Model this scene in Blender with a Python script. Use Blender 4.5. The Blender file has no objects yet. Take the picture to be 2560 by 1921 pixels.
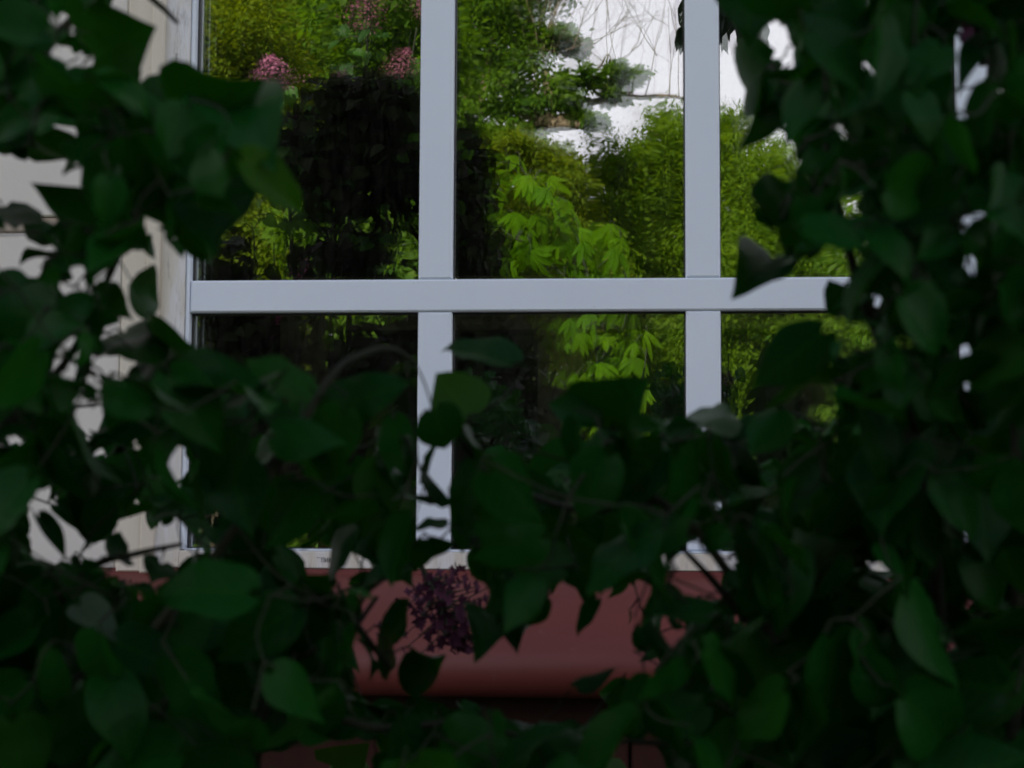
import bpy, math, random
import numpy as np
from mathutils import Vector, Matrix

rng = np.random.default_rng(11)
random.seed(5)
scene = bpy.context.scene
col = scene.collection

# ------------------------------------------------------------------ camera
D = 2.2                      # metres from the lens to the front of the glazing bars
ZC = 1.50                    # lens height
K = 2560 / 2212              # picture units used below: 2212 x 1660
FPX = 4029.0
YAW, PIT, ROL = 0.0731, 0.0829, 0.00494
CF = np.array([-math.sin(YAW) * math.cos(PIT), math.cos(YAW) * math.cos(PIT), math.sin(PIT)])
_r = np.cross(CF, [0, 0, 1.0]); _r /= np.linalg.norm(_r)
_u = np.cross(_r, CF)
CR = _r * math.cos(ROL) + _u * math.sin(ROL)
CU = _u * math.cos(ROL) - _r * math.sin(ROL)
CPOS = np.array([0.0, -D, ZC])

cam_d = bpy.data.cameras.new('camera')
cam = bpy.data.objects.new('camera', cam_d); col.objects.link(cam)
cam_d.sensor_width = 36.0
cam_d.lens = FPX / 2560 * 36.0
cam_d.clip_start = 0.05
cam_d.clip_end = 3000
cam_d.dof.use_dof = True
cam_d.dof.focus_distance = 3.3
cam_d.dof.aperture_fstop = 11.0
m = Matrix.Identity(4)
for i in range(3):
    m[i][0], m[i][1], m[i][2], m[i][3] = CR[i], CU[i], -CF[i], CPOS[i]
cam.matrix_world = m
scene.camera = cam

# ------------------------------------------------------------------ world, sun, exposure
SUN = np.array([-0.30, 0.72, 0.62]); SUN /= np.linalg.norm(SUN)
world = bpy.data.worlds.new('World'); scene.world = world; world.use_nodes = True
wn = world.node_tree; wn.nodes.clear()
w_out = wn.nodes.new('ShaderNodeOutputWorld'); w_bg = wn.nodes.new('ShaderNodeBackground')
sky = wn.nodes.new('ShaderNodeTexSky'); sky.sky_type = 'NISHITA'; sky.sun_disc = False
sky.sun_elevation = math.asin(SUN[2]); sky.sun_rotation = math.atan2(SUN[0], SUN[1])
sky.dust_density = 1.0; sky.air_density = 1.0; sky.ozone_density = 1.0
w_mix = wn.nodes.new('ShaderNodeMixRGB'); w_mix.blend_type = 'MIX'
w_mix.inputs[2].default_value = (7.7, 7.35, 7.95, 1)      # thin white haze, thicker towards the horizon
w_tc = wn.nodes.new('ShaderNodeTexCoord'); w_sep = wn.nodes.new('ShaderNodeSeparateXYZ'); w_map = wn.nodes.new('ShaderNodeMapRange')
wn.links.new(w_tc.outputs['Generated'], w_sep.inputs[0]); wn.links.new(w_sep.outputs[2], w_map.inputs[0])
w_map.interpolation_type = 'SMOOTHSTEP'
w_map.inputs[1].default_value = 0.25; w_map.inputs[2].default_value = 0.80; w_map.inputs[3].default_value = 0.92; w_map.inputs[4].default_value = 0.15
wn.links.new(w_map.outputs[0], w_mix.inputs[0])
wn.links.new(sky.outputs[0], w_mix.inputs[1])
wn.links.new(w_mix.outputs[0], w_bg.inputs[0])
w_bg.inputs[1].default_value = 0.10
wn.links.new(w_bg.outputs[0], w_out.inputs[0])

sun_d = bpy.data.lights.new('sun', 'SUN'); sun = bpy.data.objects.new('sun', sun_d); col.objects.link(sun)
sun_d.energy = 5.0; sun_d.angle = math.radians(0.5); sun_d.color = (1.0, 0.93, 0.80)
sun.rotation_euler = Vector(-SUN).to_track_quat('-Z', 'Y').to_euler()
sun.location = (0, 6, 12)

scene.view_settings.view_transform = 'Standard'
scene.view_settings.look = 'None'
scene.view_settings.gamma = 1.0
scene.view_settings.use_curve_mapping = False
scene.view_settings.exposure = 1.1
scene.render.engine = 'CYCLES'
scene.cycles.max_bounces = 8
scene.cycles.transparent_max_bounces = 12
scene.cycles.use_denoising = True
scene.cycles.sample_clamp_indirect = 6.0

# ------------------------------------------------------------------ picture -> place
def ray(u, v):
    px = (u * K - 1280) / FPX; py = -(v * K - 960.5) / FPX
    return CF + px * CR + py * CU

def P(u, v, d):
    """point seen at picture position (u, v), d metres in front of the lens"""
    return CPOS + ray(u, v) * d

def W(u, v, y=0.0):
    """point of the wall plane y"""
    r = ray(u, v); return CPOS + r * ((y + D) / r[1])

def M(u, v, Y):
    """garden point Y metres out from the wall that the glass mirrors at (u, v)"""
    r = ray(u, v); t = (D + Y + 0.044) / r[1]
    q = r * t
    return np.array([q[0], -Y, ZC + q[2]])

def proj(pts):
    q = pts - CPOS
    w = q @ CF
    return np.stack([((q @ CR) / w * FPX + 1280) / K, (960.5 - (q @ CU) / w * FPX) / K], 1)

def mpx(Y):
    """metres per picture unit for mirrored things Y metres from the wall"""
    return (D + Y) * K / FPX

# ------------------------------------------------------------------ mesh helpers
def nrm(a):
    return a / np.maximum(np.linalg.norm(a, axis=-1, keepdims=True), 1e-9)

def make_mesh(name, verts, faces, smooth=True, rnd=None, uv=None):
    me = bpy.data.meshes.new(name)
    verts = np.asarray(verts, dtype=np.float32).reshape(-1, 3)
    if isinstance(faces, np.ndarray):
        groups = [faces]
    else:
        byn = {}
        for f in faces: byn.setdefault(len(f), []).append(f)
        groups = [np.array(g, dtype=np.int32) for g in byn.values()]
    idx = np.concatenate([g.reshape(-1) for g in groups]).astype(np.int32)
    tot = np.concatenate([np.full(len(g), g.shape[1], dtype=np.int32) for g in groups])
    start = np.concatenate([[0], np.cumsum(tot)[:-1]]).astype(np.int32)
    me.vertices.add(len(verts)); me.vertices.foreach_set('co', verts.ravel())
    me.loops.add(len(idx)); me.loops.foreach_set('vertex_index', idx)
    me.polygons.add(len(tot)); me.polygons.foreach_set('loop_start', start)
    me.polygons.foreach_set('use_smooth', np.full(len(tot), bool(smooth)))
    if rnd is not None:
        at = me.attributes.new('rnd', 'FLOAT', 'POINT'); at.data.foreach_set('value', np.asarray(rnd, dtype=np.float32))
    if uv is not None:
        at = me.attributes.new('leafuv', 'FLOAT_VECTOR', 'POINT')
        at.data.foreach_set('vector', np.concatenate([uv, np.zeros((len(uv), 1))], 1).astype(np.float32).ravel())
    me.update(calc_edges=True); me.validate()
    return me

def link(name, me, mat=None, parent=None, loc=None):
    o = bpy.data.objects.new(name, me); col.objects.link(o)
    if mat is not None and me is not None and not me.materials: me.materials.append(mat)
    if loc is not None: o.location = loc
    if parent is not None:
        o.parent = parent
        o.matrix_parent_inverse = parent_inv(parent)
    return o

def parent_inv(p):
    # parts are modelled in place: undo only the shift of their thing
    return Matrix.Translation(-p.location) if p.parent is None else Matrix.Identity(4)

def thing(name, label, cat, loc=(0, 0, 0), group=None, kind=None):
    o = bpy.data.objects.new(name, None); col.objects.link(o)
    o.location = loc; o.empty_display_size = 0.2
    tag(o, label, cat, group, kind); return o

def tag(o, label=None, cat=None, group=None, kind=None):
    if label: o['label'] = label
    if cat: o['category'] = cat
    if group: o['group'] = group
    if kind: o['kind'] = kind
    return o

class MB:
    """collects boxes and tubes"""
    def __init__(s): s.v = []; s.f = []; s.n = 0
    def add(s, v, f):
        v = np.asarray(v, float); s.v.append(v)
        s.f += [tuple(int(i) + s.n for i in q) for q in f]; s.n += len(v)
    def box(s, x0, x1, y0, y1, z0, z1, b=0.0):
        if b <= 0:
            v = [(x, y, z) for z in (z0, z1) for y in (y0, y1) for x in (x0, x1)]
            s.add(v, [(0, 2, 3, 1), (4, 5, 7, 6), (0, 1, 5, 4), (1, 3, 7, 5), (3, 2, 6, 7), (2, 0, 4, 6)])
        else:
            # front (y0) edges chamfered by b
            v = [(x0, y1, z0), (x1, y1, z0), (x1, y1, z1), (x0, y1, z1),
                 (x0, y0 + b, z0), (x1, y0 + b, z0), (x1, y0 + b, z1), (x0, y0 + b, z1),
                 (x0 + b, y0, z0 + b), (x1 - b, y0, z0 + b), (x1 - b, y0, z1 - b), (x0 + b, y0, z1 - b)]
            f = [(0, 3, 2, 1)]
            for i in range(4):
                j = (i + 1) % 4
                f += [(i, j, 4 + j, 4 + i), (4 + i, 4 + j, 8 + j, 8 + i)]
            f += [(8, 9, 10, 11)]
            s.add(v, f)
    def tube(s, pts, rad, n=6, cap=True):
        pts = np.asarray(pts, float); rad = np.broadcast_to(np.asarray(rad, float), (len(pts),))
        t = np.gradient(pts, axis=0); t = nrm(t)
        a = np.array([0.31, 0.87, 0.38]); A = nrm(np.cross(t, a)); B = np.cross(t, A)
        ang = np.linspace(0, 2 * np.pi, n, endpoint=False)
        ring = (A[:, None, :] * np.cos(ang)[None, :, None] + B[:, None, :] * np.sin(ang)[None, :, None]) * rad[:, None, None] + pts[:, None, :]
        f = []
        for i in range(len(pts) - 1):
            for j in range(n):
                k = (j + 1) % n
                f.append((i * n + j, i * n + k, (i + 1) * n + k, (i + 1) * n + j))
        if cap:
            f.append(tuple(range((len(pts) - 1) * n, len(pts) * n)))
            f.append(tuple(range(n - 1, -1, -1)))
        s.add(ring.reshape(-1, 3), f)
    def mesh(s, name, smooth=False):
        return make_mesh(name, np.concatenate(s.v), s.f, smooth)
    def build(s, name, mat, parent=None, smooth=False):
        return link(name, s.mesh(name, smooth), mat, parent)

def spline(pts, n):
    """smooth curve through points (Catmull-Rom)"""
    p = np.asarray(pts, float); p = np.concatenate([[2 * p[0] - p[1]], p, [2 * p[-1] - p[-2]]])
    out = []
    seg = len(p) - 3
    for i in range(seg):
        a, b, c, d = p[i:i + 4]
        k = n if i < seg - 1 else n + 1
        for t in np.arange(k) / n:
            out.append(0.5 * (2 * b + (c - a) * t + (2 * a - 5 * b + 4 * c - d) * t * t + (3 * b - a - 3 * c + d) * t ** 3))
    return np.array(out)

# ------------------------------------------------------------------ materials
def new_mat(name):
    mt = bpy.data.materials.new(name); mt.use_nodes = True
    nt = mt.node_tree; b = nt.nodes['Principled BSDF']
    return mt, nt, b

def N(nt, t, **kw):
    n = nt.nodes.new(t)
    for k, v in kw.items(): setattr(n, k, v)
    return n

def coords(nt, scale=(1, 1, 1)):
    tc = N(nt, 'ShaderNodeTexCoord'); mp = N(nt, 'ShaderNodeMapping')
    mp.inputs['Scale'].default_value = scale
    nt.links.new(tc.outputs['Object'], mp.inputs[0]); return mp.outputs[0]

def noise(nt, vec, scale, detail=4, rough=0.55):
    n = N(nt, 'ShaderNodeTexNoise'); n.inputs['Scale'].default_value = scale
    n.inputs['Detail'].default_value = detail; n.inputs['Roughness'].default_value = rough
    nt.links.new(vec, n.inputs['Vector']); return n.outputs[0]

def ramp(nt, fac, stops):
    r = N(nt, 'ShaderNodeValToRGB'); e = r.color_ramp.elements
    e[0].position, e[0].color = stops[0][0], (*stops[0][1], 1)
    e[1].position, e[1].color = stops[-1][0], (*stops[-1][1], 1)
    for p, c in stops[1:-1]:
        x = e.new(p); x.color = (*c, 1)
    nt.links.new(fac, r.inputs[0]); return r.outputs[0]

def mixc(nt, a, b, fac, mode='MIX'):
    n = N(nt, 'ShaderNodeMixRGB', blend_type=mode)
    for i, x in ((0, fac), (1, a), (2, b)):
        if isinstance(x, (int, float)): n.inputs[i].default_value = x
        elif isinstance(x, tuple): n.inputs[i].default_value = (*x, 1)
        else: nt.links.new(x, n.inputs[i])
    return n.outputs[0]

def bump(nt, b, h, strength, dist):
    n = N(nt, 'ShaderNodeBump'); n.inputs['Strength'].default_value = strength; n.inputs['Distance'].default_value = dist
    nt.links.new(h, n.inputs['Height']); nt.links.new(n.outputs[0], b.inputs['Normal'])

def leaf_mat(name, dark, light, trans, tcol, rough=0.45, spec=0.5, src='rnd', veins=False):
    mt, nt, b = new_mat(name)
    if src == 'rnd':
        a = N(nt, 'ShaderNodeAttribute'); a.attribute_name = 'rnd'; fac = a.outputs['Fac']
    else:
        a = N(nt, 'ShaderNodeObjectInfo'); fac = a.outputs['Random']
    c = ramp(nt, fac, [(0.0, dark), (1.0, light)]) if not veins else ramp(nt, fac, [(0.0, dark), (0.80, light), (0.92, (light[0] * 1.5, light[1] * 1.0, light[2] * .8)), (1.0, (light[0] * 2.4, light[1] * 1.1, light[2] * .7))])
    if veins:
        uv = N(nt, 'ShaderNodeAttribute'); uv.attribute_name = 'leafuv'
        sp = N(nt, 'ShaderNodeSeparateXYZ'); nt.links.new(uv.outputs['Vector'], sp.inputs[0])
        ab = N(nt, 'ShaderNodeMath', operation='ABSOLUTE'); nt.links.new(sp.outputs[0], ab.inputs[0])
        # midrib and side veins that sweep towards the tip
        m1 = N(nt, 'ShaderNodeMath', operation='LESS_THAN'); nt.links.new(ab.outputs[0], m1.inputs[0]); m1.inputs[1].default_value = 0.035
        k1 = N(nt, 'ShaderNodeMath', operation='MULTIPLY_ADD'); nt.links.new(ab.outputs[0], k1.inputs[0]); k1.inputs[1].default_value = -0.33
        nt.links.new(sp.outputs[1], k1.inputs[2])
        k2 = N(nt, 'ShaderNodeMath', operation='MULTIPLY'); nt.links.new(k1.outputs[0], k2.inputs[0]); k2.inputs[1].default_value = 7.0
        k3 = N(nt, 'ShaderNodeMath', operation='FRACT'); nt.links.new(k2.outputs[0], k3.inputs[0])
        k4 = N(nt, 'ShaderNodeMath', operation='LESS_THAN'); nt.links.new(k3.outputs[0], k4.inputs[0]); k4.inputs[1].default_value = 0.09
        mx = N(nt, 'ShaderNodeMath', operation='MAXIMUM'); nt.links.new(m1.outputs[0], mx.inputs[0]); nt.links.new(k4.outputs[0], mx.inputs[1])
        mm = N(nt, 'ShaderNodeMath', operation='MULTIPLY'); nt.links.new(mx.outputs[0], mm.inputs[0]); mm.inputs[1].default_value = 0.35
        c = mixc(nt, c, (light[0] * 2.2 + 0.01, light[1] * 1.7 + 0.01, light[2] * 1.6), mm.outputs[0])
        bump(nt, b, noise(nt, coords(nt), 9, 2), 0.10, 0.01)
    nt.links.new(c, b.inputs['Base Color'])
    b.inputs['Roughness'].default_value = rough; b.inputs['Specular IOR Level'].default_value = spec
    tr = N(nt, 'ShaderNodeBsdfTranslucent'); tr.inputs[0].default_value = (*tcol, 1)
    mix = N(nt, 'ShaderNodeMixShader'); mix.inputs[0].default_value = trans
    nt.links.new(b.outputs[0], mix.inputs[1]); nt.links.new(tr.outputs[0], mix.inputs[2])
    nt.links.new(mix.outputs[0], nt.nodes['Material Output'].inputs[0])
    return mt

MAT = {}
def build_materials():
    # white plastic of the glazing bars
    mt, nt, b = new_mat('white_plastic')
    v = coords(nt)
    n1 = noise(nt, v, 5, 5)
    b.inputs['Roughness'].default_value = 0.42
    sp = noise(nt, v, 260, 2)
    c = mixc(nt, ramp(nt, n1, [(0.3, (0.69, 0.76, 0.85)), (0.75, (0.745, 0.815, 0.90))]), (0.30, 0.28, 0.25),
             ramp(nt, sp, [(0.74, (0, 0, 0)), (0.80, (0.5, 0.5, 0.5))]))
    nt.links.new(c, b.inputs['Base Color'])
    bump(nt, b, noise(nt, v, 400, 2), 0.06, 0.001)
    MAT['plastic'] = mt
    # weathered outer frame: old film and glue, yellowed and grimed
    mt, nt, b = new_mat('weathered_frame')
    v = coords(nt, (1, 1, 0.16)); vf = coords(nt)
    a = noise(nt, v, 26, 7, 0.65); g = noise(nt, v, 70, 8, 0.75); s = noise(nt, vf, 190, 3)
    sep = N(nt, 'ShaderNodeSeparateXYZ'); nt.links.new(vf, sep.inputs[0])
    c = ramp(nt, a, [(0.36, (0.74, 0.75, 0.77)), (0.50, (0.66, 0.63, 0.56)), (0.62, (0.60, 0.55, 0.44))])
    c = mixc(nt, c, (0.24, 0.23, 0.21), ramp(nt, g, [(0.56, (0, 0, 0)), (0.74, (0.75, 0.75, 0.75))]))
    c = mixc(nt, c, (0.15, 0.12, 0.09), ramp(nt, s, [(0.70, (0, 0, 0)), (0.78, (0.8, 0.8, 0.8))]))
    nt.links.new(c, b.inputs['Base Color']); b.inputs['Roughness'].default_value = 0.6
    bump(nt, b, g, 0.25, 0.002)
    MAT['old_frame'] = mt
    # cream casing
    mt, nt, b = new_mat('cream_paint')
    v = coords(nt, (1, 1, 0.08)); vf = coords(nt)
    a = noise(nt, v, 30, 6, 0.6); s = noise(nt, vf, 120, 3)
    c = ramp(nt, a, [(0.3, (0.62, 0.56, 0.45)), (0.7, (0.72, 0.67, 0.57))])
    c = mixc(nt, c, (0.25, 0.20, 0.14), ramp(nt, s, [(0.71, (0, 0, 0)), (0.8, (0.6, 0.6, 0.6))]))
    nt.links.new(c, b.inputs['Base Color']); b.inputs['Roughness'].default_value = 0.55
    bump(nt, b, a, 0.2, 0.002)
    MAT['cream'] = mt
    # facade panels
    mt, nt, b = new_mat('facade_panel')
    v = coords(nt)
    c = ramp(nt, noise(nt, v, 3, 6, 0.6), [(0.3, (0.66, 0.628, 0.575)), (0.7, (0.76, 0.728, 0.67))])
    nt.links.new(c, b.inputs['Base Color']); b.inputs['Roughness'].default_value = 0.6
    bump(nt, b, noise(nt, v, 160, 3), 0.12, 0.002)
    MAT['panel'] = mt
    mt, nt, b = new_mat('beige_batten')
    c = ramp(nt, noise(nt, coords(nt, (0.2, 1, 1)), 40, 4), [(0.3, (0.33, 0.27, 0.21)), (0.7, (0.43, 0.37, 0.29))])
    nt.links.new(c, b.inputs['Base Color']); b.inputs['Roughness'].default_value = 0.65
    MAT['batten'] = mt
    # red painted sill and plinth
    mt, nt, b = new_mat('red_sill')
    v = coords(nt, (0.3, 1, 1)); vf = coords(nt)
    c = ramp(nt, noise(nt, v, 9, 6, 0.6), [(0.3, (0.120, 0.026, 0.021)), (0.7, (0.155, 0.035, 0.029))])
    c = mixc(nt, c, (0.22, 0.09, 0.08), ramp(nt, noise(nt, vf, 55, 6, 0.7), [(0.62, (0, 0, 0)), (0.78, (0.45, 0.45, 0.45))]))
    nt.links.new(c, b.inputs['Base Color'])
    b.inputs['Roughness'].default_value = 0.55; b.inputs['Specular IOR Level'].default_value = 0.35
    bump(nt, b, noise(nt, vf, 60, 5), 0.12, 0.002)
    MAT['red'] = mt
    mt, nt, b = new_mat('red_brown_plinth')
    c = ramp(nt, noise(nt, coords(nt), 7, 6, 0.6), [(0.3, (0.036, 0.0065, 0.0035)), (0.7, (0.060, 0.012, 0.006))])
    nt.links.new(c, b.inputs['Base Color']); b.inputs['Roughness'].default_value = 0.7
    bump(nt, b, noise(nt, coords(nt), 90, 4), 0.3, 0.003)
    MAT['plinth'] = mt
    # reflective window glass: mirror-like coating over a see-through pane
    mt = bpy.data.materials.new('window_glass'); mt.use_nodes = True; nt = mt.node_tree; nt.nodes.clear()
    out = N(nt, 'ShaderNodeOutputMaterial'); tr = N(nt, 'ShaderNodeBsdfTransparent'); gl = N(nt, 'ShaderNodeBsdfGlossy')
    tr.inputs[0].default_value = (0.90, 0.94, 0.91, 1); gl.inputs['Roughness'].default_value = 0.0
    gl.inputs['Color'].default_value = (0.97, 0.985, 0.97, 1)
    tc = N(nt, 'ShaderNodeTexCoord'); mp = N(nt, 'ShaderNodeMapping'); mp.inputs['Scale'].default_value = (6, 1, 2.2)
    nt.links.new(tc.outputs['Object'], mp.inputs[0])
    bp = N(nt, 'ShaderNodeBump'); bp.inputs['Strength'].default_value = 0.6; bp.inputs['Distance'].default_value = 0.00016
    nt.links.new(noise(nt, mp.outputs[0], 3.0, 1), bp.inputs['Height'])
    nt.links.new(bp.outputs[0], gl.inputs['Normal'])
    lw = N(nt, 'ShaderNodeFresnel'); lw.inputs[0].default_value = 1.5
    ad = N(nt, 'ShaderNodeMath', operation='ADD'); ad.inputs[1].default_value = 0.36
    nt.links.new(lw.outputs[0], ad.inputs[0])
    mx = N(nt, 'ShaderNodeMixShader'); nt.links.new(ad.outputs[0], mx.inputs[0])
    nt.links.new(tr.outputs[0], mx.inputs[1]); nt.links.new(gl.outputs[0], mx.inputs[2])
    df = N(nt, 'ShaderNodeBsdfDiffuse'); df.inputs[0].default_value = (0.5, 0.49, 0.46, 1)
    mp2 = N(nt, 'ShaderNodeMapping'); mp2.inputs['Scale'].default_value = (1, 1, 0.12); nt.links.new(tc.outputs['Object'], mp2.inputs[0])
    dn = ramp(nt, noise(nt, mp2.outputs[0], 130, 5, 0.7), [(0.42, (0, 0, 0)), (0.75, (0.014, 0.014, 0.014))])
    mx2 = N(nt, 'ShaderNodeMixShader'); nt.links.new(dn, mx2.inputs[0]); nt.links.new(mx.outputs[0], mx2.inputs[1]); nt.links.new(df.outputs[0], mx2.inputs[2])
    nt.links.new(mx2.outputs[0], out.inputs[0])
    MAT['glass'] = mt
    def plain(key, colr, rough=0.7):
        mt, nt, b = new_mat(key)
        c = ramp(nt, noise(nt, coords(nt), 12, 5), [(0.3, tuple(x * 0.8 for x in colr)), (0.7, tuple(min(1, x * 1.15) for x in colr))])
        nt.links.new(c, b.inputs['Base Color']); b.inputs['Roughness'].default_value = rough
        bump(nt, b, noise(nt, coords(nt), 60, 4), 0.2, 0.004)
        MAT[key] = mt
    plain('rubber', (0.02, 0.02, 0.022), 0.6)
    plain('ink', (0.12, 0.12, 0.13), 0.7)
    plain('room_wall', (0.10, 0.09, 0.08), 0.9)
    plain('cupboard_wood', (0.36, 0.27, 0.20), 0.6)
    plain('cupboard_dark', (0.05, 0.04, 0.035), 0.6)
    plain('clay', (0.30, 0.04, 0.035), 0.5)
    plain('soffit', (0.55, 0.53, 0.50), 0.7)
    plain('roof', (0.10, 0.045, 0.035), 0.7)
    # ground
    mt, nt, b = new_mat('garden_ground')
    v = coords(nt)
    c = ramp(nt, noise(nt, v, 1.3, 8, 0.65), [(0.35, (0.035, 0.075, 0.012)), (0.5, (0.06, 0.10, 0.02)), (0.68, (0.10, 0.075, 0.045))])
    nt.links.new(c, b.inputs['Base Color']); b.inputs['Roughness'].default_value = 0.9
    bump(nt, b, noise(nt, v, 18, 8, 0.7), 0.8, 0.06)
    MAT['ground'] = mt
    # bark
    for key, c0, c1 in (('bark_tan', (0.07, 0.05, 0.03), (0.19, 0.14, 0.085)), ('bark_grey', (0.06, 0.05, 0.035), (0.16, 0.125, 0.085)),
                        ('bark_twig', (0.007, 0.010, 0.004), (0.020, 0.024, 0.008))):
        mt, nt, b = new_mat(key)
        g = noise(nt, coords(nt, (1, 1, 0.3)), 28, 7, 0.7)
        nt.links.new(ramp(nt, g, [(0.35, c0), (0.65, c1)]), b.inputs['Base Color'])
        b.inputs['Roughness'].default_value = 0.85; bump(nt, b, g, 0.7, 0.01)
        MAT[key] = mt
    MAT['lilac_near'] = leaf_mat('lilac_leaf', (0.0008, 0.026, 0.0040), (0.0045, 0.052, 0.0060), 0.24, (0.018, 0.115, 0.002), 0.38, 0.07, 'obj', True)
    MAT['lilac_mass'] = leaf_mat('lilac_leaf_mass', (0.006, 0.024, 0.005), (0.018, 0.050, 0.007), 0.20, (0.05, 0.12, 0.006), 0.5, 0.10)
    MAT['lilac_shade'] = leaf_mat('shaded_lilac_leaf', (0.012, 0.009, 0.007), (0.018, 0.026, 0.007), 0.18, (0.04, 0.06, 0.01), 0.55, 0.06)  # burgundy lilac leaf with the bush's deep shade put into its colour
    MAT['leaf_gold'] = leaf_mat('golden_leaf', (0.042, 0.085, 0.004), (0.135, 0.185, 0.006), 0.42, (0.24, 0.30, 0.004), 0.6, 0.10)
    MAT['leaf_willow'] = leaf_mat('willow_leaf', (0.034, 0.084, 0.003), (0.120, 0.195, 0.006), 0.45, (0.23, 0.36, 0.004), 0.6, 0.10)
    MAT['leaf_green'] = leaf_mat('green_leaf', (0.022, 0.065, 0.004), (0.090, 0.165, 0.008), 0.40, (0.16, 0.30, 0.006), 0.55, 0.12)
    MAT['leaf_chestnut'] = leaf_mat('chestnut_leaf', (0.040, 0.11, 0.001), (0.080, 0.17, 0.0015), 0.42, (0.17, 0.32, 0.001), 0.6, 0.06, 'obj')
    MAT['leaf_dark'] = leaf_mat('dark_leaf', (0.010, 0.026, 0.012), (0.022, 0.045, 0.016), 0.15, (0.04, 0.09, 0.02), 0.5, 0.3)
    MAT['petal'] = leaf_mat('lilac_petal', (0.20, 0.045, 0.10), (0.60, 0.22, 0.36), 0.30, (0.55, 0.18, 0.32), 0.6, 0.2)
    MAT['petal_dim'] = leaf_mat('faded_petal', (0.12, 0.035, 0.055), (0.33, 0.12, 0.17), 0.30, (0.30, 0.10, 0.15), 0.6, 0.1)
    MAT['petal_dark'] = leaf_mat('purple_petal', (0.030, 0.010, 0.022), (0.095, 0.032, 0.062), 0.20, (0.10, 0.03, 0.06), 0.6, 0.1)
build_materials()

# ------------------------------------------------------------------ ground
def build_ground():
    n = 60
    xs = np.sinh(np.linspace(-6, 6, n)) * 2.0; ys = np.sinh(np.linspace(-6, 6, n)) * 2.0
    X, Y = np.meshgrid(xs, ys, indexing='ij')
    Z = 0.03 * np.sin(X * 1.3 + 0.4) * np.cos(Y * 1.1) * np.exp(-(X ** 2 + Y ** 2) / 900)
    Z[(np.abs(X) < 7) & (Y > -0.4) & (Y < 9)] = -0.03
    v = np.stack([X, Y, Z], -1).reshape(-1, 3)
    f = np.array([(i * n + j, (i + 1) * n + j, (i + 1) * n + j + 1, i * n + j + 1) for i in range(n - 1) for j in range(n - 1)])
    o = link('ground', make_mesh('ground', v, f), MAT['ground']); o['kind'] = 'structure'
build_ground()

# ------------------------------------------------------------------ house with its window
G, BW = 0.322, 0.047
XL = -0.6140
M1L = XL + G; M1R = M1L + BW; M2L = M1R + G; M2R = M2L + BW; M3L = M2R + G; M3R = M3L + BW
XR = M3R + G                        # right edge of the fourth column
BT, BB = ZC + 0.3289, ZC + 0.2842   # transom
RT = ZC - 0.0440                    # top of the bottom rail
RB = RT - 0.0262
TT = BT + 0.62                      # underside of the head
FW = 0.0425
EAVE = 5.00
BAT_Z = W(45, 487)[2]               # batten joint seen beside the window

house = thing('house', 'pale panelled house with a white four column window and dull red sill', 'house', (0, 0.15, 0))

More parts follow.
